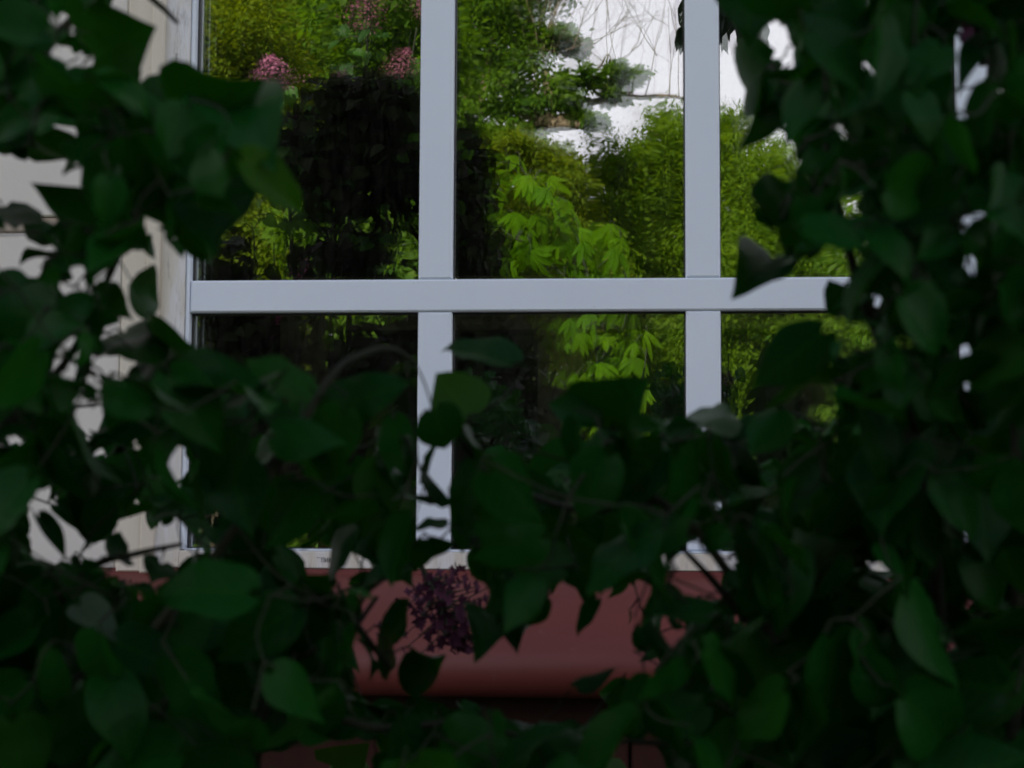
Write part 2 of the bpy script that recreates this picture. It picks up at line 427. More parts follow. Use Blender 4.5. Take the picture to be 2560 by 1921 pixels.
def build_house():
    cx0, cx1 = XL - FW - 0.052, XR + FW + 0.052        # outer edges of the casing
    # masonry core with the window opening
    mb = MB()
    ox0, ox1, oz0, oz1 = XL - FW + 0.004, XR + FW - 0.004, RB - 0.02, TT + FW - 0.004
    H = EAVE + 0.1
    mb.box(-6, ox0, 0.032, 0.30, 0, H); mb.box(ox1, 6, 0.032, 0.30, 0, H)
    mb.box(ox0 + .0005, ox1 - .0005, 0.032, 0.30, 0, oz0); mb.box(ox0 + .0005, ox1 - .0005, 0.032, 0.30, oz1, H)
    mb.box(-6, -5.7, 0.301, 7.7, 0, H); mb.box(5.7, 6, 0.301, 7.7, 0, H); mb.box(-6, 6, 7.701, 8, 0, H)
    wall = mb.build('wall', MAT['room_wall'], house)
    # facade panels and battens between them
    zs = []; z = BAT_Z
    step = 0.62
    while z > RB - 0.03: z -= step
    base = RB - 0.012
    joints = [BAT_Z + step * k for k in range(-1, 6)]
    joints = [j for j in joints if base + 0.1 < j < EAVE - 0.1]
    edges = [base] + joints + [EAVE]
    BH = 0.0105
    me_b = {}
    def panel(x0, x1, z0, z1):
        q = MB(); q.box(x0, x1, -0.004, 0.030, z0, z1, 0.0025); q.build('facade_panel', MAT['panel'], wall)
    for i in range(len(edges) - 1):
        z0 = edges[i] + (BH + 0.0012 if i else 0); z1 = edges[i + 1] - (BH + 0.0012 if i < len(edges) - 2 else 0)
        spans = [(-6, -4.8), (-4.796, -3.4), (-3.396, -2.0), (-1.996, cx0 - 0.002), (cx1 + 0.002, 2.4), (2.404, 3.8), (3.804, 5.0), (5.004, 6)]
        for (a, b) in spans: panel(a, b, z0, z1)
        if z1 > TT + FW + 0.06:
            panel(cx0 + 0.001, cx1 - 0.001, max(z0, TT + FW + 0.056), z1)
    for j in joints:
        for a, b in ((-6, cx0 - 0.002), (cx1 + 0.002, 6)) if j < TT + FW + 0.08 else ((-6, 6),):
            q = MB(); q.box(a, b, -0.001, 0.030, j - BH, j + BH, 0.002); q.build('batten', MAT['batten'], wall)
    # plinth wall under the sill line: red brown rendered boards
    pz = base - 0.016
    z = 0.0
    hs = [0.0, 0.36, 0.72, 1.06, pz]
    for i in range(4):
        for x in range(-6, 6, 3):
            q = MB(); q.box(x + 0.002, x + 2.998, -0.006, 0.030, hs[i] + (0.002 if i else 0), hs[i + 1] - 0.002, 0.003)
            q.build('plinth_board', MAT['plinth'], wall)
    # eave, soffit and roof
    q = MB(); q.box(-6.3, 6.3, -0.42, 0.02, EAVE - 0.03, EAVE + 0.0); q.build('soffit', MAT['soffit'], house)
    q = MB(); q.box(-6.35, 6.35, -0.46, -0.43, EAVE - 0.08, EAVE + 0.07); q.build('fascia', MAT['soffit'], house)
    q = MB()
    sl = 0.52
    v = [(-6.4, -0.5, EAVE + 0.072), (6.4, -0.5, EAVE + 0.072), (6.4, 4.0, EAVE + 0.072 + 4.5 * sl), (-6.4, 4.0, EAVE + 0.072 + 4.5 * sl),
         (-6.4, 8.5, EAVE + 0.072), (6.4, 8.5, EAVE + 0.072)]
    vv = v + [(x, y, z + 0.09) for x, y, z in v]
    q.add(vv, [(0, 3, 2, 1), (3, 4, 5, 2), (6, 7, 8, 9), (9, 8, 11, 10), (0, 1, 7, 6), (4, 10, 11, 5), (0, 6, 9, 3), (3, 9, 10, 4), (1, 2, 8, 7), (2, 5, 11, 8)])
    q.build('roof', MAT['roof'], house)
    # dark room behind the glass
    q = MB()
    q.box(-3, 3, 3.2, 3.25, 0.2, 3.0); q.box(-3.05, -3, 0.31, 3.2, 0.2, 3.0); q.box(3, 3.05, 0.31, 3.2, 0.2, 3.0)
    q.box(-3, 3, 0.31, 3.2, 0.12, 0.195); q.box(-3, 3, 0.31, 3.2, 3.005, 3.06)
    q.build('room', MAT['room_wall'], house)
    # ---- window
    q = MB()
    # outer frame: jambs, head, bottom rail, each with a narrow raised inner bead
    q.box(XL - FW, XL - 0.0060, -0.006, 0.060, RB, TT + FW, 0.0015)
    q.box(XR + 0.0060, XR + FW, -0.006, 0.060, RB, TT + FW, 0.0015)
    q.box(XL - 0.0058, XR + 0.0058, -0.006, 0.060, TT + 0.006, TT + FW, 0.0015)
    q.box(XL - 0.0058, XR + 0.0058, -0.006, 0.060, RB, RT - 0.003, 0.0012)
    win = q.build('window', MAT['old_frame'], house)
    win['label'] = 'weathered white plastic window frame with yellowed grimy jamb'
    def bead(*a):
        k = MB(); k.box(*a, 0.0022); return k.build('bead', MAT['plastic'], win)
    bead(XL - 0.0058, XL + 0.0002, -0.0035, 0.058, RT - 0.0015, TT + 0.004)
    bead(XR - 0.0002, XR + 0.0058, -0.0035, 0.058, RT - 0.0015, TT + 0.004)
    bead(XL + 0.0004, XR - 0.0004, -0.0040, 0.058, RT - 0.0028, RT)
    bead(XL + 0.0004, XR - 0.0004, -0.0040, 0.058, TT, TT + 0.0055)
    # transom runs through, mullions butt against it
    k = MB(); k.box(XL + 0.0006, XR - 0.0006, -0.0015, 0.019, BB, BT, 0.0022); k.build('transom', MAT['plastic'], win)
    for a, b in ((M1L, M1R), (M2L, M2R), (M3L, M3R)):
        k = MB(); k.box(a, b, 0.0, 0.019, BT + 0.0007, TT - 0.0005, 0.0024); k.build('mullion', MAT['plastic'], win)
        k = MB(); k.box(a, b, 0.0, 0.019, RT + 0.0007, BB - 0.0007, 0.0024); k.build('mullion', MAT['plastic'], win)
    # dark rubber gasket round every light, then two panes that are not quite parallel
    cols = [(XL, M1L), (M1R, M2L), (M2R, M3L), (M3R, XR)]
    rows = [(RT, BB), (BT, TT)]
    for ci, (a, b) in enumerate(cols):
        for ri, (c, d) in enumerate(rows):
            k = MB(); g = 0.0016; e = 0.0004
            k.box(a + e, a + g, 0.012, 0.0196, c + e, d - e); k.box(b - g, b - e, 0.012, 0.0196, c + e, d - e)
            k.box(a + g, b - g, 0.012, 0.0196, c + e, c + g); k.box(a + g, b - g, 0.012, 0.0196, d - g, d - e)
            k.build('gasket', MAT['rubber'], win)
            for (y, ty, tz) in ((0.0200, 0.0, 0.0), (0.0400, 0.0042 + 0.0006 * ci, -0.0010 - 0.0005 * ri)):
                xa, xb, za, zb = a - 0.010, b + 0.010, c - 0.010, d + 0.010
                xm, zm = (a + b) / 2, (c + d) / 2
                vs = [(x, y + (x - xm) * ty + (z - zm) * tz, z) for x, z in ((xa, za), (xb, za), (xb, zb), (xa, zb))]
                me = make_mesh('pane', vs, np.array([(0, 1, 2, 3)]), False)
                link('pane', me, MAT['glass'], win)
    # cream casing boards
    for nm, bx in (('casing', (cx0, XL - FW - 0.0006, -0.012, 0.031, RB - 0.008, TT + FW + 0.052)),
                   ('casing', (XR + FW + 0.0006, cx1, -0.012, 0.031, RB - 0.008, TT + FW + 0.052)),
                   ('casing', (XL - FW - 0.0004, XR + FW + 0.0004, -0.011, 0.031, TT + FW + 0.0006, TT + FW + 0.051))):
        k = MB(); k.box(*bx, 0.004); k.build(nm, MAT['cream'], win)
    # stepped bead on the casing next to the frame
    for a, b in ((XL - FW - 0.016, XL - FW + 0.002), (XR + FW - 0.002, XR + FW + 0.016)):
        k = MB(); k.box(a, b, -0.0165, -0.0065, RB - 0.008, TT + FW + 0.004, 0.0025); k.build('casing_strip', MAT['cream'], win)
    # printed stamp on the bottom rail: five narrow letters between two rules
    def stamp(strokes, o, ux, uz, name='printed_mark', y=-0.0066):
        vs, fs = [], []
        for (x0, z0, x1, z1, t) in strokes:
            d = np.array([x1 - x0, z1 - z0], float); d /= np.linalg.norm(d); n_ = np.array([-d[1], d[0]]) * t / 2
            for (p, s_) in (((x0, z0), 1), ((x1, z1), 1), ((x1, z1), -1), ((x0, z0), -1)):
                w = np.array(p) + n_ * s_
                q3 = o + ux * w[0] + uz * w[1]
                vs.append((q3[0], y, q3[2]))
            fs.append(tuple(range(len(vs) - 4, len(vs))))
        link(name, make_mesh(name, vs, np.array(fs), False), MAT['ink'], win)
    o0 = W(697, 1215.0); o1 = W(736, 1215.0); sc = (o1[0] - o0[0]) / 5.6; hz = 0.0066
    L = []
    def gl(x, kind):
        t = 0.20; w = 0.72
        if kind == 'P': L.extend([(x, 0, x, 1, t), (x + w, 0, x + w, 1, t), (x, .95, x + w, .95, .12)])
        if kind == 'I': L.extend([(x, 0, x, 1, t), (x + w, 0, x + w, 1, t), (x, .1, x + w, .9, .14)])
        if kind == 'K': L.extend([(x, 0, x, 1, t), (x, .5, x + w, 1, .16), (x, .5, x + w, 0, .16)])
        if kind == 'E': L.extend([(x, 0, x, 1, t), (x, .95, x + w, .95, .12), (x, .5, x + w * .8, .5, .12), (x, .05, x + w, .05, .12)])
        if kind == 'U': L.extend([(x, 0, x, 1, t), (x + w, 0, x + w, 1, t), (x, .05, x + w, .05, .12)])
    for i, kk in enumerate('PIKEU'): gl(i * 1.12, kk)
    stamp(L, o0, np.array([sc, 0, 0]), np.array([0, 0, hz]))
    for q in ((-1.6, 0.98, -0.35, 0.98, 0.09), (5.8, 1.0, 7.0, 1.0, 0.09)):
        stamp([q], o0, np.array([sc, 0, 0]), np.array([0, 0, hz]), 'printed_line')
    # two more worn prints up the left jamb
    for v0, ln, st in ((120, 9, 4.6), (178, 8, 4.4)):
        base_p = W(381.5, v0)
        S = [(0, -k * 1.0, 1.0 + 0.25 * (k % 3 == 0), -k * 1.0, 0.34) for k in range(ln)]
        stamp(S, base_p, np.array([0.0034, 0, 0]), np.array([0, 0, 0.0021]), y=-0.0066)
    # sill: rounded metal flashing, an upstand below the rail then a convex slope and a turned down lip
    prof = [(-0.0062, RB - 0.0005), (-0.0095, RB - 0.0008), (-0.0100, RB - 0.007), (-0.016, RB - 0.0085)]
    y, z = -0.016, RB - 0.0085
    for a_ in np.radians(np.linspace(20, 46, 8)):
        y -= 0.0205 * math.cos(a_); z -= 0.0205 * math.sin(a_); prof.append((y, z))
    for a_ in np.radians(np.linspace(56, 178, 12)):       # rounded nose
        y -= 0.0072 * math.cos(a_); z -= 0.0072 * math.sin(a_); prof.append((y, z))
    yl, zl = prof[-1]
    bot = [(-0.02, zl - 0.001), (-0.0061, zl)]
    loop_ = prof + bot
    xs = [cx0 - 0.03, cx1 + 0.03]
    vs = [(x, yy, zz) for x in xs for (yy, zz) in loop_]
    n_ = len(loop_)
    fs = [(i, (i + 1) % n_, n_ + (i + 1) % n_, n_ + i) for i in range(n_)] + [tuple(range(n_ - 1, -1, -1)), tuple(range(n_, 2 * n_))]
    sill = link('window_sill', make_mesh('window_sill', vs, fs, False), MAT['red'], win)
    sill['label'] = 'dull red rounded window sill under the white frame'
    for p in sill.data.polygons:
        if len(p.vertices) == 4: p.use_smooth = True
    return win
window = build_house()

def build_indoors():
    c = W(660, 930, 0.9)
    t = thing('cupboard', 'pale framed cupboard with dark panels standing indoors behind the glass', 'cupboard', (c[0], 0.95, 0.195))
    x0 = c[0] - 0.045; mb = MB()
    for k in range(4):
        mb.box(x0 + k * 0.50, x0 + k * 0.50 + 0.09, 0.86, 0.90, 0.2, 1.95)
    for z in (0.2, ZC - 0.02, 1.86):
        mb.box(x0 + 0.0905, x0 + 1.4995, 0.862, 0.90, z, z + 0.085)
    mb.build('frame', MAT['cupboard_wood'], t)
    for k in range(3):
        q = MB(); q.box(x0 + 0.091 + k * 0.5, x0 + 0.499 + k * 0.5, 0.885, 0.899, 0.29, ZC - 0.025, 0.004); q.build('panel', MAT['cupboard_dark'], t)
        q = MB(); q.box(x0 + 0.091 + k * 0.5, x0 + 0.499 + k * 0.5, 0.885, 0.899, ZC + 0.07, 1.855, 0.004); q.build('panel', MAT['cupboard_dark'], t)
    q = MB(); q.box(x0, x0 + 1.59, 0.9005, 1.25, 0.195, 1.97); q.build('carcass', MAT['cupboard_wood'], t)
    # inner window board and a red pot on it
    q = MB(); q.box(XL - 0.05, XR + 0.05, 0.062, 0.32, RT - 0.155, RT - 0.125, 0.003); q.build('inner_sill', MAT['soffit'], house)
    b = W(705, 1075, 0.17)
    zb = RT - 0.125
    pr = [(0.0, 0), (0.045, 0), (0.062, 0.10), (0.068, 0.10), (0.070, 0.125), (0.058, 0.125), (0.054, 0.105), (0.0, 0.10)]
    n = 24; vs = []; fs = []
    for (r_, h) in pr:
        for j in range(n):
            a = 2 * math.pi * j / n; vs.append((b[0] + r_ * math.cos(a), 0.17 + r_ * math.sin(a), zb + h))
    for i in range(len(pr) - 1):
        for j in range(n): fs.append((i * n + j, i * n + (j + 1) % n, (i + 1) * n + (j + 1) % n, (i + 1) * n + j))
    o = link('flower_pot', make_mesh('flower_pot', vs, fs), MAT['clay'])
    tag(o, 'dark red clay flower pot on the window board behind the glass', 'flower pot')
build_indoors()

# ------------------------------------------------------------------ leaves in mass
SHAPES = {
    'oval': (np.array([(0, 0, 0), (0.5, 0.42, 0.10), (0, 1, -0.06), (-0.5, 0.42, 0.10)]), np.array([(0, 1, 2), (0, 2, 3)])),
    'heart': (np.array([(0, 0, 0), (0.28, -0.10, 0.05), (0.50, 0.14, 0.10), (0.36, 0.55, 0.07), (0, 1, -0.12), (-0.36, 0.55, 0.07), (-0.50, 0.14, 0.10), (-0.28, -0.10, 0.05)]),
              np.array([(0, 1, 2), (0, 2, 3), (0, 3, 4), (0, 4, 5), (0, 5, 6), (0, 6, 7)])),
}

def leaf_cloud(name, c, axis, normal, L, Wd, shape='oval', rnd=None):
    tv, tf = SHAPES[shape]
    n = len(c)
    axis = nrm(axis); side = nrm(np.cross(axis, normal)); nn = np.cross(side, axis)
    L = np.broadcast_to(L, (n,)); Wd = np.broadcast_to(Wd, (n,))
    v = (c[:, None, :] + side[:, None, :] * (tv[None, :, 0] * Wd[:, None])[..., None]
         + axis[:, None, :] * (tv[None, :, 1] * L[:, None])[..., None] + nn[:, None, :] * (tv[None, :, 2] * Wd[:, None])[..., None])
    k = len(tv)
    f = (tf[None, :, :] + (np.arange(n) * k)[:, None, None]).reshape(-1, tf.shape[1])
    if rnd is None: rnd = rng.random(n)
    return make_mesh(name, v.reshape(-1, 3), f, True, np.repeat(rnd, k))

def clumps_in(blobs, per_m3, spread=0.45):
    """clump centres spread through ellipsoids (cx,cy,cz,rx,ry,rz), thicker towards the skin"""
    out = []; own = []
    for bi, (c, r) in enumerate(blobs):
        n = max(15, int(per_m3 * 4.19 * r[0] * r[1] * r[2]))
        d = nrm(rng.normal(size=(n, 3))); rad = rng.random(n) ** spread
        wob = 1 + 0.18 * np.sin(d[:, 0] * 5 + bi) * np.cos(d[:, 2] * 4 + 2 * bi)
        out.append(c + d * (rad * wob)[:, None] * r); own += [bi] * n
    return np.concatenate(out), np.array(own)

def tree(name, label, cat, root, blobs, leafm, barkm, leafL, leafW, per_m3, leaves, clump_r, trunk=None, tr=0.09,
         droop=0.5, shape='oval', group=None, limbs=True, stuff='crown', spread=0.45, keep=None, twigs=5):
    """blobs: (u, v, ru, rv, Y, depth) in mirrored picture units, or world ellipsoids"""
    wb = []
    for b in blobs:
        if len(b) == 6:
            u, v, ru, rv, Y, dy = b; s = mpx(Y); wb.append((M(u, v, Y), np.array([ru * s, dy, rv * s])))
        else: wb.append((np.array(b[0], float), np.array(b[1], float)))
    t = thing(name, label, cat, tuple(root), group)
    cc, own = clumps_in(wb, per_m3, spread)
    mk = cc[:, 2] > 0.15; cc = cc[mk]; own = own[mk]
    n = len(cc); k = leaves
    cen = np.repeat(cc, k, axis=0)
    rr = np.minimum(clump_r, np.array([0.5 * min(wb[i][1][0], wb[i][1][2]) for i in own])) * (0.6 + 0.8 * rng.random(n))
    off = rng.normal(size=(n * k, 3)) * np.repeat(rr, k)[:, None] * np.array([0.62, 0.62, 0.42])
    pos = cen + off
    ok = pos[:, 2] > 0.05
    if keep is not None: ok &= keep(pos)
    pos = pos[ok]; off = off[ok]
    mid = np.mean([b[0] for b in wb], axis=0)
    outw = nrm(pos - mid)
    axis = nrm(nrm(off) * 0.7 + outw * 0.5 + rng.normal(size=pos.shape) * 0.55 + np.array([0, 0, -droop]))
    normal = nrm(outw * 0.5 + np.array([0, 0, 0.8]) + rng.normal(size=pos.shape) * 0.55)
    cl = np.repeat(rng.random(n), k)[ok]
    rnd = np.clip(0.55 * cl + 0.45 * rng.random(len(pos)), 0, 1)
    sz = leafL * (0.6 + 0.7 * rng.random(len(pos)))
    me = leaf_cloud('crown', pos, axis, normal, sz, sz * leafW / leafL, shape, rnd)
    print(name, len(pos)); cr = link('crown', me, leafm, t); cr['kind'] = 'stuff'
    mb = MB()
    root = np.array(root, float)
    if trunk is None:
        top = max(wb, key=lambda b: b[0][2])[0]
        trunk = [[root, root * 0.6 + top * 0.4 + rng.normal(size=3) * 0.08 * np.array([1, 1, 0]), top]]
        trunk[0][1][2] = 0.5 * top[2]
    nodes = []
    for q in trunk:
        c = spline(q, 7); r0 = tr if np.linalg.norm(c[0] - root) < 0.3 else tr * 0.55
        rad = np.linspace(r0, max(0.008, r0 * 0.16), len(c))
        mb.tube(c, rad, 8); nodes += list(zip(c, rad))
    if limbs:
        NP = np.array([a for a, _ in nodes]); NR = np.array([b for _, b in nodes])
        for bi, (c, r) in enumerate(wb):
            dd = np.linalg.norm(NP - c, axis=1) + 0.8 * np.maximum(0, NP[:, 2] - c[2]) + 0.3 * (NP[:, 2] < 0.25)
            j = int(np.argmin(dd)); a = NP[j]
            mid_ = (a + c) / 2 + np.array([0, 0, 0.12 * np.linalg.norm(c - a)]) + rng.normal(size=3) * 0.05
            cv = spline([a, mid_, c], 5); mb.tube(cv, np.linspace(NR[j] * 0.6, 0.008, len(cv)), 6)
            ids = np.where(own == bi)[0]
            if len(ids):
                for q in rng.choice(ids, min(len(ids), twigs), replace=False):
                    e = cc[q]; s0 = cv[rng.integers(3, len(cv))]
                    c2 = spline([s0, (s0 + e) / 2 + rng.normal(size=3) * 0.06, e], 3)
                    mb.tube(c2, np.linspace(0.010, 0.003, len(c2)), 4)
    mb.build('trunk', barkm, t, True)
    return t

def ground_at(u, Y):
    p = M(u, 1000, Y); return np.array([p[0], -Y, 0.0])

# --- golden mound left of the glazing bar, mirrored in the first pane
tree('golden_bush', 'golden green rounded bush mirrored in the top left pane behind the lilac', 'bush', ground_at(470, 9.5),
     [(520, 110, 165, 150, 9.5, 1.0), (430, 330, 150, 160, 9.3, 1.0), (590, 330, 110, 120, 9.6, 0.9), (330, 150, 170, 220, 9.8, 1.1), (480, -110, 190, 130, 9.8, 1.1),
      (610, 200, 70, 110, 9.4, .7), (540, 560, 190, 170, 9.2, 1.0), (330, 560, 170, 230, 9.6, 1.1), (480, 820, 230, 170, 9.4, 1.0)],
     MAT['leaf_gold'], MAT['bark_grey'], 0.052, 0.027, 80, 120, 0.22, tr=0.07)
# --- greener trees behind the flowers
tree('hazel_tree', 'mid green leafy hazel mirrored beside the first glazing bar', 'tree', ground_at(830, 8.0),
     [(820, 40, 120, 120, 8.2, .9), (870, 230, 95, 110, 8.0, .8), (780, -140, 170, 110, 8.4, .9), (930, 120, 90, 150, 8.2, .8), (700, 560, 130, 90, 7.6, .6), (800, 470, 110, 110, 7.8, .6), (880, 640, 130, 140, 7.8, .7)],
     MAT['leaf_green'], MAT['bark_grey'], 0.068, 0.046, 80, 85, 0.22, tr=0.06)
# --- big tree with the tan trunk and the long bare-ended limb
def build_big_tree():
    Y = 12.0
    base = ground_at(1030, Y)
    fork = M(1045, 420, Y)
    tr_ = [[base, M(1050, 800, Y), fork],
           [fork, M(1022, 300, Y), M(1000, 190, Y), M(990, 40, Y), M(1010, -120, Y)],
           [fork, M(1030, 310, Y - .2), M(1040, 210, Y - .3), M(1065, 60, Y - .2), M(1090, -100, Y)],
           [fork, M(1090, 340, Y - .3), M(1150, 300, Y - .5), M(1205, 262, Y - .6), M(1262, 228, Y - .7), M(1340, 212, Y - .7), M(1420, 210, Y - .6), M(1500, 216, Y - .5)],
           [M(1190, 270, Y - .55), M(1185, 190, Y - .5), M(1170, 130, Y - .4), M(1195, 40, Y - .4), M(1230, -60, Y - .3)],
           [M(1200, 268, Y - .6), M(1250, 270, Y - .8), M(1290, 282, Y - .9)],
           [M(1240, 238, Y - .7), M(1228, 190, Y - .8), M(1200, 168, Y - .8)]]
    t = tree('spreading_tree', 'tall spreading tree with tan trunk and long level limb mirrored against pale sky', 'tree', base,
             [(1065, 70, 105, 110, Y, 1.1), (1000, 190, 70, 90, Y + .7, .8), (1150, 60, 70, 60, Y, .8), (1120, 190, 85, 70, Y - .2, .8), (1215, 85, 42, 24, Y - .3, .4),
              (1255, 108, 24, 14, Y - .3, .25), (1300, 168, 62, 20, Y - .7, .35), (1360, 162, 38, 24, Y - .7, .3), (1225, 200, 45, 34, Y - .6, .4), (1160, 255, 55, 40, Y - .4, .5),
              (1245, 225, 28, 18, Y - .7, .3), (1282, 262, 22, 12, Y - .9, .2), (1330, 208, 40, 10, Y - .7, .2),
              (1070, 300, 70, 60, Y + .3, .6), (1050, 330, 60, 50, Y - .6, .4), (1125, 300, 45, 32, Y - .9, .35), (1010, 260, 45, 60, Y - .6, .35), (1030, -110, 190, 100, Y, 1.3), (880, 60, 110, 170, Y + .6, 1.2), (1180, -60, 90, 60, Y, .8)],
             MAT['leaf_green'], MAT['bark_tan'], 0.060, 0.038, 75, 85, 0.19, trunk=tr_, tr=0.115, twigs=7)
    # bare whips rising into the sky from the limbs
    mb = MB(); r2 = np.random.default_rng(4)
    def whip(p, d, ln, r, depth):
        q = [p]; cur = np.array(p, float); dd = np.array(d, float)
        for _ in range(5):
            dd = nrm(dd + r2.normal(size=3) * np.array([.08, .08, .06]) + np.array([0, 0, .05])); cur = cur + dd * ln / 5; q.append(cur)
        c = spline(q, 3); mb.tube(c, np.linspace(r, r * 0.35, len(c)), 4)
        if depth:
            for i in range(2):
                s = c[r2.integers(3, len(c) - 1)]
                whip(s, nrm(dd + r2.normal(size=3) * np.array([.48, .25, .25])), ln * (0.5 + .3 * r2.random()), r * 0.62, depth - 1)
    s = mpx(Y)
    for (u, v, du, dv, L) in ((1395, 212, .25, 1, 230), (1440, 212, .05, 1, 190), (1470, 214, -.1, 1, 200), (1350, 211, -.05, 1, 200), (1300, 205, .2, 1, 210), (1420, 120, -.6, .8, 170),
                              (1180, 140, .3, 1, 190), (1200, 130, -.1, 1, 190), (1235, 110, .3, 1, 160), (1165, 120, -.2, 1, 180), (1260, 115, .9, .5, 120), (1225, 110, .9, .25, 150), (1320, 168, .5, .9, 170)):
        whip(M(u, v, Y - .6), nrm(np.array([du, 0.05, dv])), L * s, 0.0065, 2)
    mb.build('bare_twig', MAT['bark_tan'], t, True)
build_big_tree()
# --- willowy trees on the right
tree('willow_tree', 'yellow green willow with fine narrow leaves mirrored in the middle pane', 'tree', ground_at(1400, 13.5),
     [(1400, 400, 110, 90, 13.5, 1.3), (1330, 370, 62, 80, 13.3, .9), (1462, 300, 62, 75, 13.4, 1.0), (1470, 420, 80, 130, 13.6, 1.1), (1385, 560, 140, 140, 13.3, 1.3), (1450, 760, 170, 170, 13.2, 1.3), (1300, 720, 110, 150, 13.4, 1.1),
      (1305, 470, 45, 90, 13.2, .8), (1420, 950, 200, 130, 13.2, 1.2)],
     MAT['leaf_willow'], MAT['bark_grey'], 0.068, 0.024, 40, 190, 0.24, tr=0.12, droop=0.9)
tree('young_ash_tree', 'olive green young tree mirrored behind the drooping chestnut leaves', 'tree', ground_at(1190, 11.0),
     [(1180, 400, 62, 72, 11, .7), (1220, 470, 55, 110, 11, .8), (1150, 520, 80, 120, 11, .8), (1230, 640, 80, 140, 11, .8), (1120, 640, 60, 90, 11.2, .7), (1180, 352, 60, 42, 11, .6), (1125, 352, 46, 40, 11, .5), (1235, 400, 36, 40, 11, .5), (1110, 420, 50, 70, 11.2, .6), (1090, 520, 60, 80, 11.2, .6)],
     MAT['leaf_gold'], MAT['bark_grey'], 0.058, 0.026, 150, 170, 0.20, tr=0.06, droop=0.7)
tree('pointed_willow_tree', 'bright yellow green willow with a pointed top mirrored right of the middle glazing bar', 'tree', ground_at(1640, 12.5),
     [(1600, 300, 52, 80, 12.6, .8), (1590, 430, 95, 120, 12.5, 1.1), (1680, 400, 70, 120, 12.5, 1.0), (1720, 560, 130, 150, 12.4, 1.2), (1590, 610, 130, 160, 12.3, 1.2), (1640, 830, 170, 170, 12.3, 1.2), (1800, 760, 150, 190, 12.4, 1.2),
      (1545, 330, 40, 90, 12.7, .8), (1700, 980, 230, 120, 12.2, 1.1)],
     MAT['leaf_willow'], MAT['bark_grey'], 0.064, 0.023, 44, 190, 0.22, tr=0.11, droop=0.9)
tree('dark_yew_tree', 'dark evergreen tree mirrored at the right behind the near leaves', 'tree', ground_at(1960, 9.0),
     [(1900, 520, 150, 210, 9.2, .9), (2030, 380, 160, 260, 9.2, .9), (1900, 860, 190, 230, 9.0, .9), (2120, 700, 200, 260, 9.2, .9)],
     MAT['leaf_green'], MAT['bark_grey'], 0.075, 0.03, 40, 80, 0.24, tr=0.08)
tree('linden_tree', 'tall dark green linden behind the golden mound and the pink lilac', 'tree', ground_at(760, 14.5),
     [(760, 60, 200, 190, 14.5, 1.5), (560, -60, 190, 150, 14.8, 1.4), (900, 200, 150, 190, 14.5, 1.2), (640, 330, 180, 190, 14.6, 1.3), (850, 480, 170, 170, 14.4, 1.2), (680, 640, 200, 170, 14.5, 1.2), (960, -60, 150, 150, 14.6, 1.2), (440, 520, 190, 190, 14.6, 1.2)],
     MAT['leaf_green'], MAT['bark_grey'], 0.095, 0.060, 22, 85, 0.32, tr=0.16)
# --- background trees that close the garden
r3 = np.random.default_rng(9)
back = [(-7.5, 17.5, 3.0), (-10.8, 15.5, 3.4), (-13.5, 12.5, 3.2), (-5.0, 16.5, 3.9), (-2.0, 16.0, 3.9), (1.2, 16.0, 3.9), (4.2, 15.0, 3.9), (6.6, 13.0, 3.6), (8.4, 11.0, 3.2), (-8.6, 11.5, 3.0)]
lab = ['far bush closing the garden beside the golden mound', 'far bush left of the golden mound', 'outermost far bush past the golden mound', 'far low bush behind the spreading tree',
       'far low bush behind the willow', 'far low bush behind the pointed willow', 'far bush behind the dark evergreen', 'far bush right of the dark evergreen', 'outermost far bush right of the dark evergreen',
       'bush beside the golden mound, half hidden by it']
proto = None
for (x, y, h), lb in zip(back, lab):
    if proto is None:
        proto = tree('garden_bush', lb, 'bush', (0, 0, 0), [((0, 0, 1.0), (1.5, 1.3, .9)), ((-.8, .2, 1.5), (1.0, 1.0, .8)), ((.7, 0, 1.7), (1.0, 1.0, .75)), ((0, .1, 2.2), (.8, .8, .6)), ((1.4, 0, .8), (.9, .9, .7)), ((-1.5, 0, .8), (.9, .9, .7))],
                     MAT['leaf_green'], MAT['bark_grey'], 0.068, 0.034, 42, 150, 0.28, tr=0.06, group='bushes closing the garden')
        o = proto
    else:
        o = proto.copy(); col.objects.link(o); o['label'] = lb
        for ch in [c for c in bpy.data.objects if c.parent == proto]:
            c2 = ch.copy(); col.objects.link(c2); c2.parent = o
    o.location = (x, -y, 0); s = h / 2.75; o.scale = (s * 1.15, s * 1.15, s); o.rotation_euler = (0, 0, r3.random() * 6.28)

